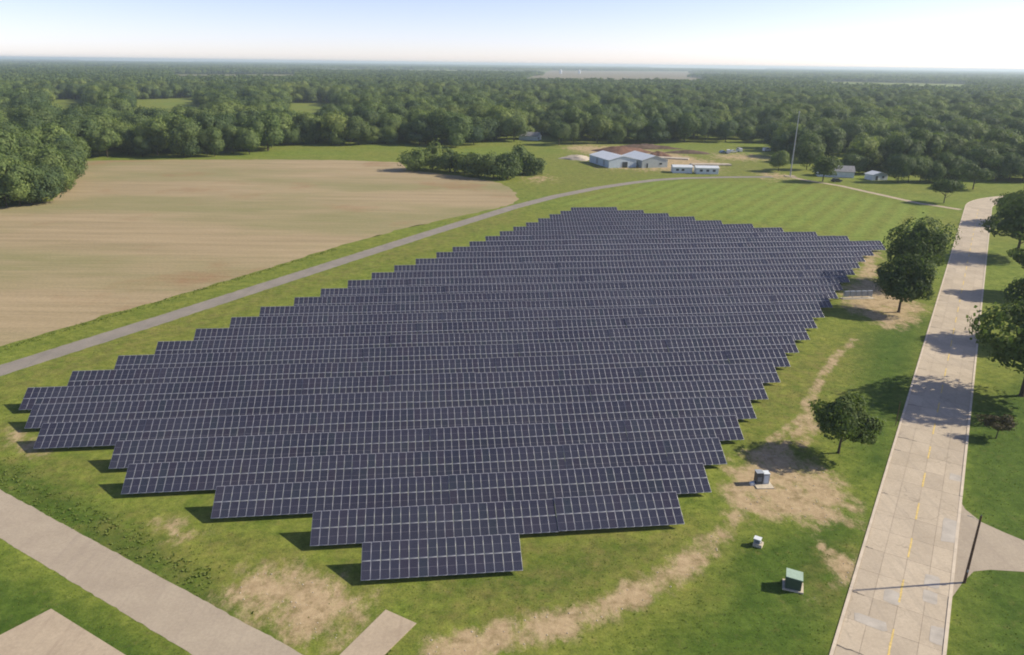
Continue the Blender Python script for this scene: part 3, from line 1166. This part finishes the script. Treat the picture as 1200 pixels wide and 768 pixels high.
WOOD = []          # (crown mesh, trunk mesh, joined mesh) of unit kinds, real size
kinds = [(18.0, 8.8, .02), (19.5, 10.2, .04), (15.5, 9.4, .0), (21.0, 9.0, .06), (13.0, 7.6, -.05), (18.0, 10.8, .03)]
for k_, (h, cr, z0) in enumerate(kinds):
    c = crown_mesh('crown', M['leaf_b'], 100 + k_, cr, cr, h * z0, h, 17, 3600, .50, (.36, .58), .8, jit=.20, core_k=.74)
    t = trunk_mb(h, .30, cr, h * .2, 100 + k_).mesh('trunk', M['bark'])
    bm = bmesh.new()
    bm.from_mesh(c)
    nf = len(bm.faces)
    bm.from_mesh(t)
    bm.faces.ensure_lookup_table()
    for fc in bm.faces[nf:]:
        fc.material_index = 1
    j = bpy.data.meshes.new('wood_tree')
    bm.to_mesh(j)
    bm.free()
    j.materials.append(M['leaf_b'])
    j.materials.append(M['bark'])
    WOOD.append((c, t, j))

view = np.abs(np.degrees(np.arctan2(near[:, 0], near[:, 1]))) < 36.5
bd = np.degrees(np.arctan2(near[:, 0], near[:, 1]))
dn_ = np.linalg.norm(near, axis=1)
depth = dn_ - np.interp(bd, e_b, e_d)
score = dn_ + depth * 6 + np.where(view, 0, 1e5)
order = np.argsort(score)
VILL = [(8, 243, .9), (24, 242, .75), (38, 240, .8), (50, 238, .8), (60, 233, .7), (68, 227, .75), (75, 220, .8), (82, 213, .8), (88, 206, .8), (58, 226, 1.0), (30, 233, 1.0), (912, 201, .62), (945, 199, .72), (1000, 203, .70), (1012, 199, .95), (1036, 192, 1.0), (1052, 214, .66), (1064, 214, .62), (1078, 213, .70), (1092, 214, .74), (1106, 213, .68), (1119, 214, .60),
        (1102, 196, .95), (1124, 193, .9), (1152, 205, .85), (1166, 212, .72), (1182, 213, .80), (1198, 213, .72), (1215, 213, .8), (1090, 192, .8), (1172, 197, 1.0), (1190, 200, .9), (655, 170, .8), (672, 169, .7), (700, 168, .95),
        (722, 168, 1.0), (745, 168, .9), (770, 168, .95), (802, 167, 1.0), (826, 166, .85), (850, 166.5, .9), (876, 167, .8)]
near = np.vstack([near, GP([v_[:2] for v_ in VILL])])
kind_i = rng.integers(0, len(kinds), len(near))
scl = rng.uniform(.62, 1.18, len(near))
depth = np.r_[depth, np.full(len(VILL), 200.)]
score = np.r_[score, np.full(len(VILL), 0.)]
order = np.argsort(score)
bd = np.r_[bd, np.full(len(VILL), 0.)]
right = bd > 12
scl = np.where(right & (depth < 120), scl * .92, scl)
scl[-len(VILL):] = [v_[2] for v_ in VILL]
rot = rng.uniform(0, 6.28, len(near))
N_IND = 285
first = {}
ZONES = [(-28.6, 'green tree of the wooded clump at the left end of the bare field', 'trees of the clump left of the bare field'),
         (-17.0, 'green tree in the dense tree line behind the far left side of the bare field', 'tree line behind the left of the bare field'),
         (-7.5, 'green tree in the wood edge behind the strip of grass above the bare field', 'wood edge behind the grass strip'),
         (2.5, 'green tree in the wood edge behind the bush clump at the field corner', 'wood edge behind the bush clump'),
         (17.0, 'green tree in the wood edge behind the warehouse yard', 'wood edge behind the warehouse yard'),
         (90.0, 'green tree around the village houses right of the tall mast', 'trees around the village houses')]
for q in order[:N_IND]:
    k_ = int(kind_i[q])
    c, t, _ = WOOD[k_]
    if k_ not in first:
        rt = empty('tree')
        cr_ = link_mesh('crown', c, rt)
        tr_ = link_mesh('trunk', t, rt)
        first[k_] = (rt, cr_, tr_)
    else:
        r0_, c0_, t0_ = first[k_]
        rt, cr_, tr_ = r0_.copy(), c0_.copy(), t0_.copy()
        for o in (rt, cr_, tr_):
            COL.objects.link(o)
        cr_.parent = rt
        tr_.parent = rt
    rt.location = (near[q][0], near[q][1], 0)
    rt.rotation_euler = (0, 0, rot[q])
    s_ = float(scl[q])
    rt.scale = (s_ * random.uniform(.9, 1.1), s_ * random.uniform(.9, 1.1), s_)
    b_ = math.degrees(math.atan2(near[q][0], near[q][1]))
    for lim, lab, grp in ZONES:
        if b_ < lim:
            setp(rt, lab, 'tree', grp)
            break


def gn_scatter(name, pts, kinds_idx, scales, rots, meshes, label):
    n = len(pts)
    me_ = bpy.data.meshes.new(name)
    me_.vertices.add(n)
    me_.vertices.foreach_set('co', np.column_stack([pts, np.zeros(n)]).astype(np.float32).ravel())
    for nm, typ, val in (('kind_index', 'INT', kinds_idx.astype(np.int32)), ('size', 'FLOAT', scales.astype(np.float32)), ('turn', 'FLOAT', rots.astype(np.float32))):
        a_ = me_.attributes.new(nm, typ, 'POINT')
        a_.data.foreach_set('value', val)
    me_.update()
    coll = bpy.data.collections.new(name + '_kinds')
    for i_, m__ in enumerate(meshes):
        ob = bpy.data.objects.new(f'{name}_kind', m__)
        coll.objects.link(ob)
    ng = bpy.data.node_groups.new(name, 'GeometryNodeTree')
    ng.interface.new_socket('Geometry', in_out='INPUT', socket_type='NodeSocketGeometry')
    ng.interface.new_socket('Geometry', in_out='OUTPUT', socket_type='NodeSocketGeometry')
    N = ng.nodes.new
    gi, go = N('NodeGroupInput'), N('NodeGroupOutput')
    iop = N('GeometryNodeInstanceOnPoints')
    ci = N('GeometryNodeCollectionInfo')
    ci.inputs['Collection'].default_value = coll
    ci.inputs['Separate Children'].default_value = True
    ci.inputs['Reset Children'].default_value = True
    iop.inputs['Pick Instance'].default_value = True

    def na(nm, t):
        x = N('GeometryNodeInputNamedAttribute')
        x.data_type = t
        x.inputs['Name'].default_value = nm
        return x.outputs[0]
    cx = N('ShaderNodeCombineXYZ')
    L = ng.links.new
    L(na('turn', 'FLOAT'), cx.inputs[2])
    er = N('FunctionNodeEulerToRotation')
    L(cx.outputs[0], er.inputs[0])
    L(gi.outputs[0], iop.inputs['Points'])
    L(ci.outputs[0], iop.inputs['Instance'])
    L(na('kind_index', 'INT'), iop.inputs['Instance Index'])
    L(er.outputs[0], iop.inputs['Rotation'])
    L(na('size', 'FLOAT'), iop.inputs['Scale'])
    L(iop.outputs[0], go.inputs[0])
    o = link_mesh(name, me_)
    md = o.modifiers.new('scatter', 'NODES')
    md.node_group = ng
    setp(o, label, kind='stuff')
    return o


rest = order[N_IND:]
gn_scatter('woods', near[rest], kind_i[rest], scl[rest], rot[rest], [x[2] for x in WOOD], 'dense green woods stretching away behind the field and village')
LOW = []
for k_, (h, cr, z0) in enumerate(kinds[:4]):
    LOW.append(crown_mesh('far_tree', M['leaf_b'], 200 + k_, cr * 1.05, cr * 1.05, 0.5, h, 14, 260, 1.5, (.34, .5)))
k2 = rng.integers(0, 4, len(mids))
gn_scatter('middle_woods', mids, k2, rng.uniform(.7, 1.05, len(mids)), rng.uniform(0, 6.28, len(mids)), LOW, 'middle distance woods merging into one green canopy')

# far wooded plain: blocks of woodland a hundred metres across, with open farmland between
BLK = []
for k_ in range(4):
    r = np.random.default_rng(300 + k_)
    m = 40
    c = r.uniform(-48, 48, (m, 2))
    vs2, fs2, b0 = [], [], 0
    for x, y in c:
        h, q = r.uniform(9, 16), r.uniform(8, 13)
        d = r.normal(size=(46, 3))
        d[:, 2] = np.abs(d[:, 2])
        d /= np.linalg.norm(d, axis=1)[:, None]
        P = d * np.array([q, q, h * .62]) * r.uniform(.8, 1.1, (46, 1)) + np.array([x, y, h * .38])
        v, f = leaf_quads(P, d, 3.4, r)
        vs2.append(v)
        fs2.append(f + b0)
        b0 += len(v)
    BLK.append(mesh_np('wood_block', np.vstack(vs2), np.vstack(fs2), [M['leaf_b']]))
far = np.vstack([grid_pts(-9500, 9500, 2600, 11500, 105, .4, rng), grid_pts(-18500, 18500, 5000, 23500, 170, .4, rng)])
df = np.linalg.norm(far, axis=1)
n_close = len(np.arange(-9500, 9500, 105)) * len(np.arange(2600, 11500, 105))
far = far[(df > 3450) & ((np.arange(len(far)) < n_close) & (df < 11500) | (np.arange(len(far)) >= n_close) & (df >= 11500)) & (np.abs(np.degrees(np.arctan2(far[:, 0], far[:, 1]))) < 41)]
fld = (np.sin(far[:, 0] * .0011 + 2.0 + np.sin(far[:, 1] * .0007)) + np.sin(far[:, 1] * .0016 + far[:, 0] * .0003) + rng.normal(0, .3, len(far)))
ok = fld < .72
for c in clear:
    ok &= ~inside(far, c)
far = far[ok]
gn_scatter('far_woods', far, rng.integers(0, 4, len(far)), rng.uniform(.9, 1.2, len(far)), rng.uniform(0, 6.28, len(far)), BLK, 'blue-green wooded plain reaching to the horizon')

# ------------------------------------------------------------------ grass tufts (real blades near the camera, breaking up the sheet)
tp = grid_pts(-100, 130, 45, 215, .48, .5, rng)
okk = ~inside(tp, array_poly) & ~inside(tp, road_poly) & ~inside(tp, field_poly) & ~inside(tp, dv)
okk &= (ldist(tp, path_c) > PATH_W / 2 + .2) & (ldist(tp, lane_poly_c) > LANE_W / 2 + .1)
for poly in ([(-60, 775), (0, 745), (60, 714), (150, 770), (260, 840), (90, 900)], [(396, 770), (452, 715), (488, 731), (428, 790)]):
    okk &= ~inside(tp, GP(poly))
okk &= np.abs(np.degrees(np.arctan2(tp[:, 0], tp[:, 1]))) < 48
tp = tp[okk]
mk = masks(tp)
clump = np.sin(tp[:, 0] * .7 + np.sin(tp[:, 1] * .5) * 2) * np.sin(tp[:, 1] * .6 + np.sin(tp[:, 0] * .37) * 2)
weedy = np.exp(-((ldist(tp, lane_poly_c) - LANE_W / 2 - 2.2) / 2.2) ** 2) * ((tp - lane_p0) @ np.array([-lane_d[1], lane_d[0]]) > 0)
weedy = np.maximum(weedy, np.exp(-((sdist(tp, field_poly) + 1.4) / 1.3) ** 2))
prob = (.22 + .25 * (clump > .2) + .30 * weedy) * (1 - .97 * sstep(.05, .4, mk['soil']))
keep = rng.random(len(tp)) < prob
tp, weedy = tp[keep], weedy[keep]
hgt = rng.uniform(.025, .07, len(tp)) + weedy * rng.uniform(.0, .22, len(tp))
vv, ff = [], []
n = len(tp)
base = np.column_stack([tp, np.zeros(n)])
allv = []
for k_ in range(4):
    a = rng.uniform(0, 6.28, n)
    d = np.column_stack([np.cos(a), np.sin(a), np.zeros(n)])
    e_ = np.column_stack([-np.sin(a), np.cos(a), np.zeros(n)])
    w_ = (.05 + hgt * .5)[:, None]
    up = np.column_stack([np.zeros(n), np.zeros(n), hgt])
    o0 = base + d * w_ * .3
    allv.append(np.stack([o0 - e_ * w_, o0 + e_ * w_, o0 + up + d * (hgt * .9)[:, None]], axis=1))
V = np.stack(allv, axis=1).reshape(-1, 3)
F = np.arange(len(V)).reshape(-1, 3)
setp(link_mesh('grass_tufts', mesh_np('grass_tufts', V, F, [M['grass_blade']])), 'loose grass tufts and weeds on the lawns around the array', kind='stuff')

# small stones and clods on the bare soil
sp = grid_pts(-60, 90, 50, 180, .55, .5, rng)
ms = masks(sp)['soil']
sp = sp[(rng.random(len(sp)) < .16 * (ms > .6)) & ~inside(sp, array_poly) & ~inside(sp, road_poly) & (ldist(sp, lane_poly_c) > LANE_W / 2 + .3)]
n = len(sp)
oct_ = np.array([(1, 0, 0), (0, 1, 0), (-1, 0, 0), (0, -1, 0), (0, 0, .7), (0, 0, -.3)], float)
of_ = np.array([(0, 1, 4), (1, 2, 4), (2, 3, 4), (3, 0, 4), (1, 0, 5), (2, 1, 5), (3, 2, 5), (0, 3, 5)])
sz = rng.uniform(.03, .13, n) ** 1.0
V = oct_[None] * (sz[:, None, None] * rng.uniform(.6, 1.4, (n, 6, 1))) + np.column_stack([sp, np.zeros(n)])[:, None]
F = (of_[None] + (np.arange(n) * 6)[:, None, None]).reshape(-1, 3)
setp(link_mesh('soil_clods', mesh_np('soil_clods', V.reshape(-1, 3), F, [M['rubble']])), 'small stones and clods scattered over the bare soil patches', kind='stuff')

# ------------------------------------------------------------------ equipment by the array
def rz_of(d):
    return math.atan2(d[1], d[0])


ROADROT = rz_of(rn)

g = G(929, 688)
t = empty('pad_transformer', (g[0], g[1], 0), ROADROT + R(12), 'dark green box transformer with pale green lid on the lawn by the main road', 'transformer')
mb = MB()
mb.box(0, 0, .08, 2.1, 1.75, .16)
mb.obj('plinth', M['plinth'], t)
mb = MB()
mb.prism([(-.78, .16), (.78, .16), (.78, 1.45), (-.78, 1.60)], -.70, .70)
mb.obj('cabinet', M['boxgreen'], t)
mb = MB()
mb.prism([(-.85, 1.605), (.85, 1.455), (.85, 1.53), (-.85, 1.68)], -.78, .78)
mb.obj('lid', M['lid'], t)
for y in (-.345, .345):
    mb = MB()
    mb.box(0, y * 0, 0, .03, .62, 1.05)
    d_ = mb.obj('door', M['boxgreen'], t)
    d_.location = (-.797, y, .78)
    MB().box(-.025, .2 if y < 0 else -.2, 0, .03, .05, .14).obj('handle', M['steel'], d_)

g = G(887, 639)
t = empty('control_box', (g[0], g[1], 0), ROADROT, 'small pale-topped control box on a beige block in the lawn', 'utility box')
MB().box(.12, 0, .20, 1.0, .9, .40).obj('plinth', M['plinth'], t)
MB().box(0, 0, .66, .70, .62, .52).obj('cabinet', M['boxgrey'], t)
MB().box(0, 0, .945, .82, .74, .05).obj('lid', M['white'], t)
MB().box(-.362, 0, .66, .02, .50, .42).obj('door', M['boxdark'], t)
for q in range(3):
    MB().box(0, -.318, .52 + q * .11, .44, .02, .05).obj('louvre', M['boxdark'], t)
MB().tube([(.45, 0, .1), (.45, 0, .6), (.36, 0, .66)], [.04, .04, .04], 8).obj('conduit', M['steel'], t)

g = G(892, 567)
t = empty('equipment_cabinet', (g[0], g[1], 0), R(3), 'grey equipment cabinet on a pale slab in the bare soil patch', 'utility box')
MB().box(.1, -.35, .06, 2.3, 2.0, .12).obj('slab', M['plinth'], t)
MB().box(-.40, .15, .92, .85, .9, 1.6).obj('cabinet', M['boxdark'], t)
MB().box(.50, .15, .85, .80, .9, 1.46).obj('cabinet', M['boxgrey'], t)
MB().box(-.40, .15, 1.75, .95, 1.0, .06).obj('lid', M['boxgrey'], t)
MB().box(.50, .15, 1.61, .88, .98, .05).obj('lid', M['white'], t)
MB().box(.50, -.312, .85, .60, .02, 1.1).obj('door', M['bluewhite'], t)
MB().box(-1.35, -.25, .18, .5, .5, .36).obj('junction_box', M['white'], t)
for q in range(4):
    MB().box(-.40, -.312, .60 + q * .16, .55, .03, .06).obj('louvre', M['boxgrey'], t)
MB().tube([(-1.1, .1, .2), (-.95, .1, .2), (-.82, .1, .5)], [.045, .045, .045], 8).obj('conduit', M['steel'], t)

g = G(1005, 350)
t = empty('inverter_bank', (g[0], g[1], 0), RA, 'bank of grey inverter cabinets on a frame at the array corner beside the soil ring', 'inverters')
for k_ in range(5):
    MB().box(-2.9 + k_ * 1.45, 0, 1.25, 1.15, .45, 1.3).obj('cabinet', M['boxgrey'], t)
mb = MB()
for x in (-3.6, -1.2, 1.2, 3.6):
    mb.box(x, .30, 1.0, .10, .10, 2.0)
for z in (.75, 1.75):
    mb.box(0, .265, z, 7.3, .05, .08)
mb.obj('mounting_frame', M['steel'], t)
MB().box(0, .1, .05, 8.0, 1.6, .10).obj('slab', M['plinth'], t)

# utility pole at the driveway
g = G(1130, 683)
t = empty('utility_pole', (g[0], g[1], 0), ROADROT, 'brown wooden utility pole at the driveway mouth right of the main road', 'utility pole')
MB().tube([(0, 0, -.1), (0, 0, 4), (0, 0, 8.3)], [.15, .13, .10], 10).obj('shaft', M['wood'], t)
MB().tube([(0, 0, 8.3), (0, 0, 8.42)], [.05, .07], 6).obj('insulator', M['boxdark'], t)
MB().tube([(-.1, 0, 7.7), (-.7, 0, 7.95), (-1.2, 0, 7.95)], [.03, .03, .03], 6).obj('bracket', M['steel'], t)
MB().box(.05, -.17, 1.6, .16, .05, .3).obj('sign_plate', M['boxgrey'], t)

g = G(1049.5, 499)
t = empty('thin_post', (g[0], g[1], 0), 0, 'thin brown post on the grass left of the main road in the tree shadow', 'post')
MB().tube([(0, 0, 0), (0, 0, 4.0)], [.055, .045], 8).obj('shaft', M['wood'], t)
MB().tube([(0, 0, 4.0), (0, 0, 4.1)], [.06, .03], 8).obj('cap', M['boxdark'], t)

# tall mast by the village
g = G(926, 207)
t = empty('tall_mast', (g[0], g[1], 0), 0, 'tall grey steel mast on a small pad in front of the village trees', 'mast')
MB().tube([(0, 0, 0), (.1, 0, 10), (.2, 0, 20), (.3, 0, 31.0)], [.36, .29, .23, .17], 12).obj('shaft', M['steel'], t)
MB().tube([(.3, 0, 31.0), (.3, 0, 31.6)], [.42, .32], 12).obj('head', M['steel'], t)
MB().box(0, 0, .12, 5, 5, .24).obj('base_pad', M['pad'], t)


# ------------------------------------------------------------------ buildings
def gable(name, label, x, y, rz, w_, L, wall_h, ridge, wall, roof, doors=(), windows=(), over=.35, cat='building', group=None):
    """x is across (gable width), y along the ridge; the origin is the middle of the front gable."""
    t = empty(name, (x, y, 0), rz, label, cat, group)
    mb = MB()
    mb.prism([(-w_ / 2, 0), (w_ / 2, 0), (w_ / 2, wall_h), (0, ridge), (-w_ / 2, wall_h)], 0, L)
    mb.obj('wall', M[wall], t)
    sl = (ridge - wall_h) / (w_ / 2)
    for sgn in (-1, 1):
        xo = sgn * (w_ / 2 + over)
        mb = MB()
        pr = [(0, ridge + .05), (xo, wall_h - over * sl + .05), (xo, wall_h - over * sl + .20), (0, ridge + .20)]
        mb.prism(pr if sgn < 0 else pr[::-1], -over, L + over)
        mb.obj('roof', M[roof], t)
    for dx, dz0, dw, dh in doors:
        d = MB().box(dx, -.03, dz0 + dh / 2, dw, .10, dh).obj('door', M['dark'], t)
        MB().box(dx - dw / 2 - .08, -.04, dz0 + dh / 2, .14, .14, dh).obj('frame', M['white'], d)
        MB().box(dx + dw / 2 + .08, -.04, dz0 + dh / 2, .14, .14, dh).obj('frame', M['white'], d)
    for dx, dz0, dw, dh in windows:
        d = MB().box(dx, -.02, dz0 + dh / 2, dw, .08, dh).obj('window', M['autoglass'], t)
        MB().box(dx, -.05, dz0 - .05, dw + .2, .16, .09).obj('sill', M['white'], d)
    return t


A, B_ = G(712, 196.6), G(747, 196.8)
ax = (B_ - A) / np.linalg.norm(B_ - A)
back = G(684, 190) - A
rzb = math.atan2(ax[1], ax[0])
wa = float(np.linalg.norm(B_ - A))
mid_ = (A + B_) / 2
sk = gable('warehouse', 'pale blue metal warehouse with a dark door, at the left end of the yard', mid_[0], mid_[1], rzb + R(14), wa, 27.0, 4.0, 6.0, 'bluewhite', 'roofmetal',
           doors=[(1.2, 0, 3.2, 3.0)])
for yy in (6.5, 16.0):
    MB().box(-wa / 2 - .02, yy, 2.0, .10, 2.2, 3.0).obj('side_door', M['boxgrey'], sk)
c2 = mid_ + ax * (wa + .8) + np.array([0, 0.5])
gable('warehouse', 'grey-green gabled warehouse standing right of the pale blue warehouse', c2[0] + .5, c2[1], rzb + R(14), wa - 1.0, 25.0, 4.0, 6.2, 'greysiding', 'roofmetal', doors=[(-4.5, 0, 1.2, 2.4)], windows=[(3.5, 1.5, 1.6, 1.0)])
for px0, px1, py, lab, sd_ in ((789, 813, 203, 'white flat shed at the right end of the yard, beside the grey-green warehouse', 1), (816, 844, 204, 'white shed with dark windows, farthest right in the yard', 2)):
    a, b = G(px0, py), G(px1, py)
    wd = float(np.linalg.norm(b - a))
    m0 = (a + b) / 2
    gable('shed', lab, m0[0], m0[1] + 3.5, R(-92), 7.0, wd * .9, 2.9, 3.7, 'white', 'roofmetal').location = (a[0], m0[1] + 3.0, 0)
    ob = [o for o in bpy.data.objects if o.get('label') == lab][0]
    for q in range(3 if sd_ == 2 else 2):
        MB().box(3.53, wd * (.2 + .26 * q), 1.7, .08, 1.4, 1.0).obj('window', M['dark'], ob)


def mound(name, label, px, py, rx, ry, h, mat, seed):
    r = np.random.default_rng(seed)
    g_ = G(px, py)
    n1, n2 = 26, 9
    v, f = [], []
    for j in range(n2 + 1):
        for i_ in range(n1):
            t_ = 2 * math.pi * i_ / n1
            q = j / n2
            k_ = 1 + .18 * math.sin(3 * t_ + seed) + .1 * math.sin(7 * t_ + seed * 2) + r.normal(0, .04)
            v.append((math.cos(t_) * rx * (1 - q) * k_, math.sin(t_) * ry * (1 - q) * k_, h * math.sin(q * math.pi / 2) ** 1.1 * (1 + r.normal(0, .10)) if j else -.1))
    for j in range(n2):
        for i_ in range(n1):
            k_ = (i_ + 1) % n1
            f.append((j * n1 + i_, j * n1 + k_, (j + 1) * n1 + k_, (j + 1) * n1 + i_))
    o = link_mesh(name, mesh_np(name, v, f, [M[mat]]))
    o.location = (g_[0], g_[1], 0)
    setp(o, label, 'mound')


mound('earth_mound', 'rust red heap of earth directly behind the two warehouses', 727, 178.5, 18, 13, 3.4, 'rust', 1)
mound('earth_mound', 'long dark brown earth bank behind the red heap', 752, 174.0, 24, 7, 2.6, 'earth', 2)
mound('earth_mound', 'small rust brown heap behind the grey-green warehouse', 771, 183.5, 8, 7, 2.8, 'rust', 3)
mound('earth_mound', 'low dark bank in the grass right of the warehouses', 806, 179.5, 15, 6, 1.8, 'earth', 4)
mound('earth_mound', 'pale rubble heap at the left end of the yard', 676, 186, 9, 10, 2.0, 'rubble', 5)
for k_, (px, py, sx, sy, rz_, lab) in enumerate(((787, 186.0, 20, 7, -18, 'pale concrete slab behind the small rust brown heap'), (833, 193.5, 22, 6, 4, 'long pale concrete slab behind the white sheds'))):
    g = G(px, py)
    o = MB().box(0, 0, .3, sx, sy, .6).obj('concrete_slab', M['rubble'])
    o.location = (g[0], g[1], 0)
    o.rotation_euler = (0, 0, R(rz_))
    setp(o, lab, 'slab')

# houses among the trees
g = G(984, 208.5)
gable('house', 'white bungalow with long grey roof behind the dark parked car', g[0] + 8, g[1] + 4, R(76), 9.0, 17.0, 2.9, 5.2, 'white', 'roofgrey')
g = G(1031, 211.5)
gable('shed', 'small white garden shed on the lawn right of the bungalow', g[0], g[1], R(14), 8.5, 6.0, 2.6, 3.8, 'white', 'roofmetal', doors=[(-2, 0, 1.4, 2.1)], windows=[(1.6, 1.0, 1.2, 1.0)])
g = G(1067, 188)
gable('house', 'house with a bright white roof showing between the village trees', g[0], g[1], R(60), 11, 16, 5.5, 9.8, 'white', 'white')
g = G(632, 164.5)
gable('house', 'grey house at the edge of the trees left of the warehouses', g[0], g[1], R(70), 9, 14, 3.0, 5.4, 'bluewhite', 'roofgrey', windows=[(-2, 1, 1.2, 1.2)])
g = G(637, 156)
gable('house', 'house with pale roof deeper in the trees, left of the warehouses', g[0], g[1], R(80), 9, 12, 5.0, 8.0, 'white', 'white')
g = G(441, 160)
gable('house', 'pale house half hidden at the edge of the left woods', g[0], g[1], R(95), 8, 10, 4.0, 6.5, 'bluewhite', 'white')


# ------------------------------------------------------------------ vehicles in the yard
def car(label, x, y, rz, paint, L=4.6, W_=1.85, H_=1.5, van=False):
    t = empty('parked_car', (x, y, 0), rz, label, 'car', 'vehicles parked by the village')
    hd = .62 * H_
    if van:
        prof = [(-L / 2, .35), (L / 2, .35), (L / 2, hd), (L / 2 - .8, hd + .1), (L / 2 - 1.4, H_), (-L / 2 + .1, H_), (-L / 2, hd)]
    else:
        prof = [(-L / 2, .35), (L / 2, .35), (L / 2, hd - .1), (L / 2 - 1.2, hd), (L / 2 - 1.9, H_), (-L / 2 + 1.1, H_), (-L / 2 + .4, hd), (-L / 2, hd - .05)]
    mb = MB()
    mb.prism(prof, -W_ / 2, W_ / 2)
    mb.obj('body', M[paint], t)
    for sgn in (-1, 1):
        MB().box(-.2, sgn * (W_ / 2 + .004), (hd + H_) / 2, L * .42, .02, (H_ - hd) * .62).obj('window', M['autoglass'], t)
        for xx in (-L * .3, L * .3):
            mb = MB()
            mb.tube([(xx, sgn * (W_ / 2 - .2), .34), (xx, sgn * (W_ / 2 + .03), .34)], [.34, .34], 14)
            wl = mb.obj('wheel', M['rubber'], t)
            MB().tube([(xx, sgn * (W_ / 2 + .02), .34), (xx, sgn * (W_ / 2 + .045), .34)], [.19, .19], 10).obj('rim', M['steel'], wl)
    return t


g = G(980, 213.5)
car('dark car parked in front of the white bungalow', g[0], g[1], R(10), 'cardark', 5.0, 2.0, 1.8)
for k_, (px, py, rz_, pt, vn, lab) in enumerate((
        (847, 179.5, 20, 'carblue', False, 'pale blue car, leftmost of the vehicles on the gravel lot behind the sheds'),
        (853, 180.0, 80, 'carwhite', True, 'white van next to the pale blue car on the gravel lot'),
        (859, 179.0, 15, 'carwhite', False, 'white car in the middle of the gravel lot'),
        (866, 178.0, 100, 'carwhite', True, 'white van, right of the white car on the gravel lot'),
        (898, 177.5, 30, 'carwhite', True, 'white van alone at the right end of the gravel lot'))):
    g = G(px, py)
    car(lab, g[0], g[1], R(rz_), pt, 5.4 if vn else 4.7, 2.0, 2.4 if vn else 1.6, vn)

# far town: pale grain silos and sheds on the left horizon
k_ = 0
for px, py, h, rad_, lab in ((115, 71.0, 30, 26, 'far pale grain silo on the horizon, left of the tallest silo'), (160, 70.8, 48, 22, 'tallest far white silo on the left horizon'),
                             (657, 86.5, 20, 7, 'far white silo by the tan field, left one of two'), (679, 86.5, 20, 7, 'far white silo by the tan field, right one of two')):
    g = G(px, py)
    t = empty('grain_silo', (g[0], g[1], 0), 0, lab, 'silo', 'far grain silos')
    MB().tube([(0, 0, 0), (0, 0, h)], [rad_, rad_], 16).obj('wall', M['white'], t)
    MB().tube([(0, 0, h), (0, 0, h + rad_ * .4)], [rad_ * 1.02, rad_ * .1], 16).obj('roof', M['roofmetal'], t)
for px, py, L, lab in ((196, 71.6, 190, 'long low white farm shed on the left horizon, right of the silos'), (135, 71.3, 120, 'low white farm shed between the silos on the left horizon')):
    g = G(px, py)
    gable('farm_shed', lab, g[0], g[1], R(90), 60, L, 14, 22, 'white', 'white')

# ------------------------------------------------------------------ haze
k = NT('haze_air')
pv = k.n('ShaderNodeVolumePrincipled')
pv.inputs['Color'].default_value = (.74, .88, 1.0, 1)
pv.inputs['Density'].default_value = HAZE_DENSITY
pv.inputs['Anisotropy'].default_value = .25
k.t.links.new(pv.outputs[0], k.out.inputs['Volume'])
hz = MB().box(0, 10500, 31, 48600, 27600, 64).obj('haze', k.mat)
setp(hz, 'thin pale summer haze over the plain', kind='stuff')
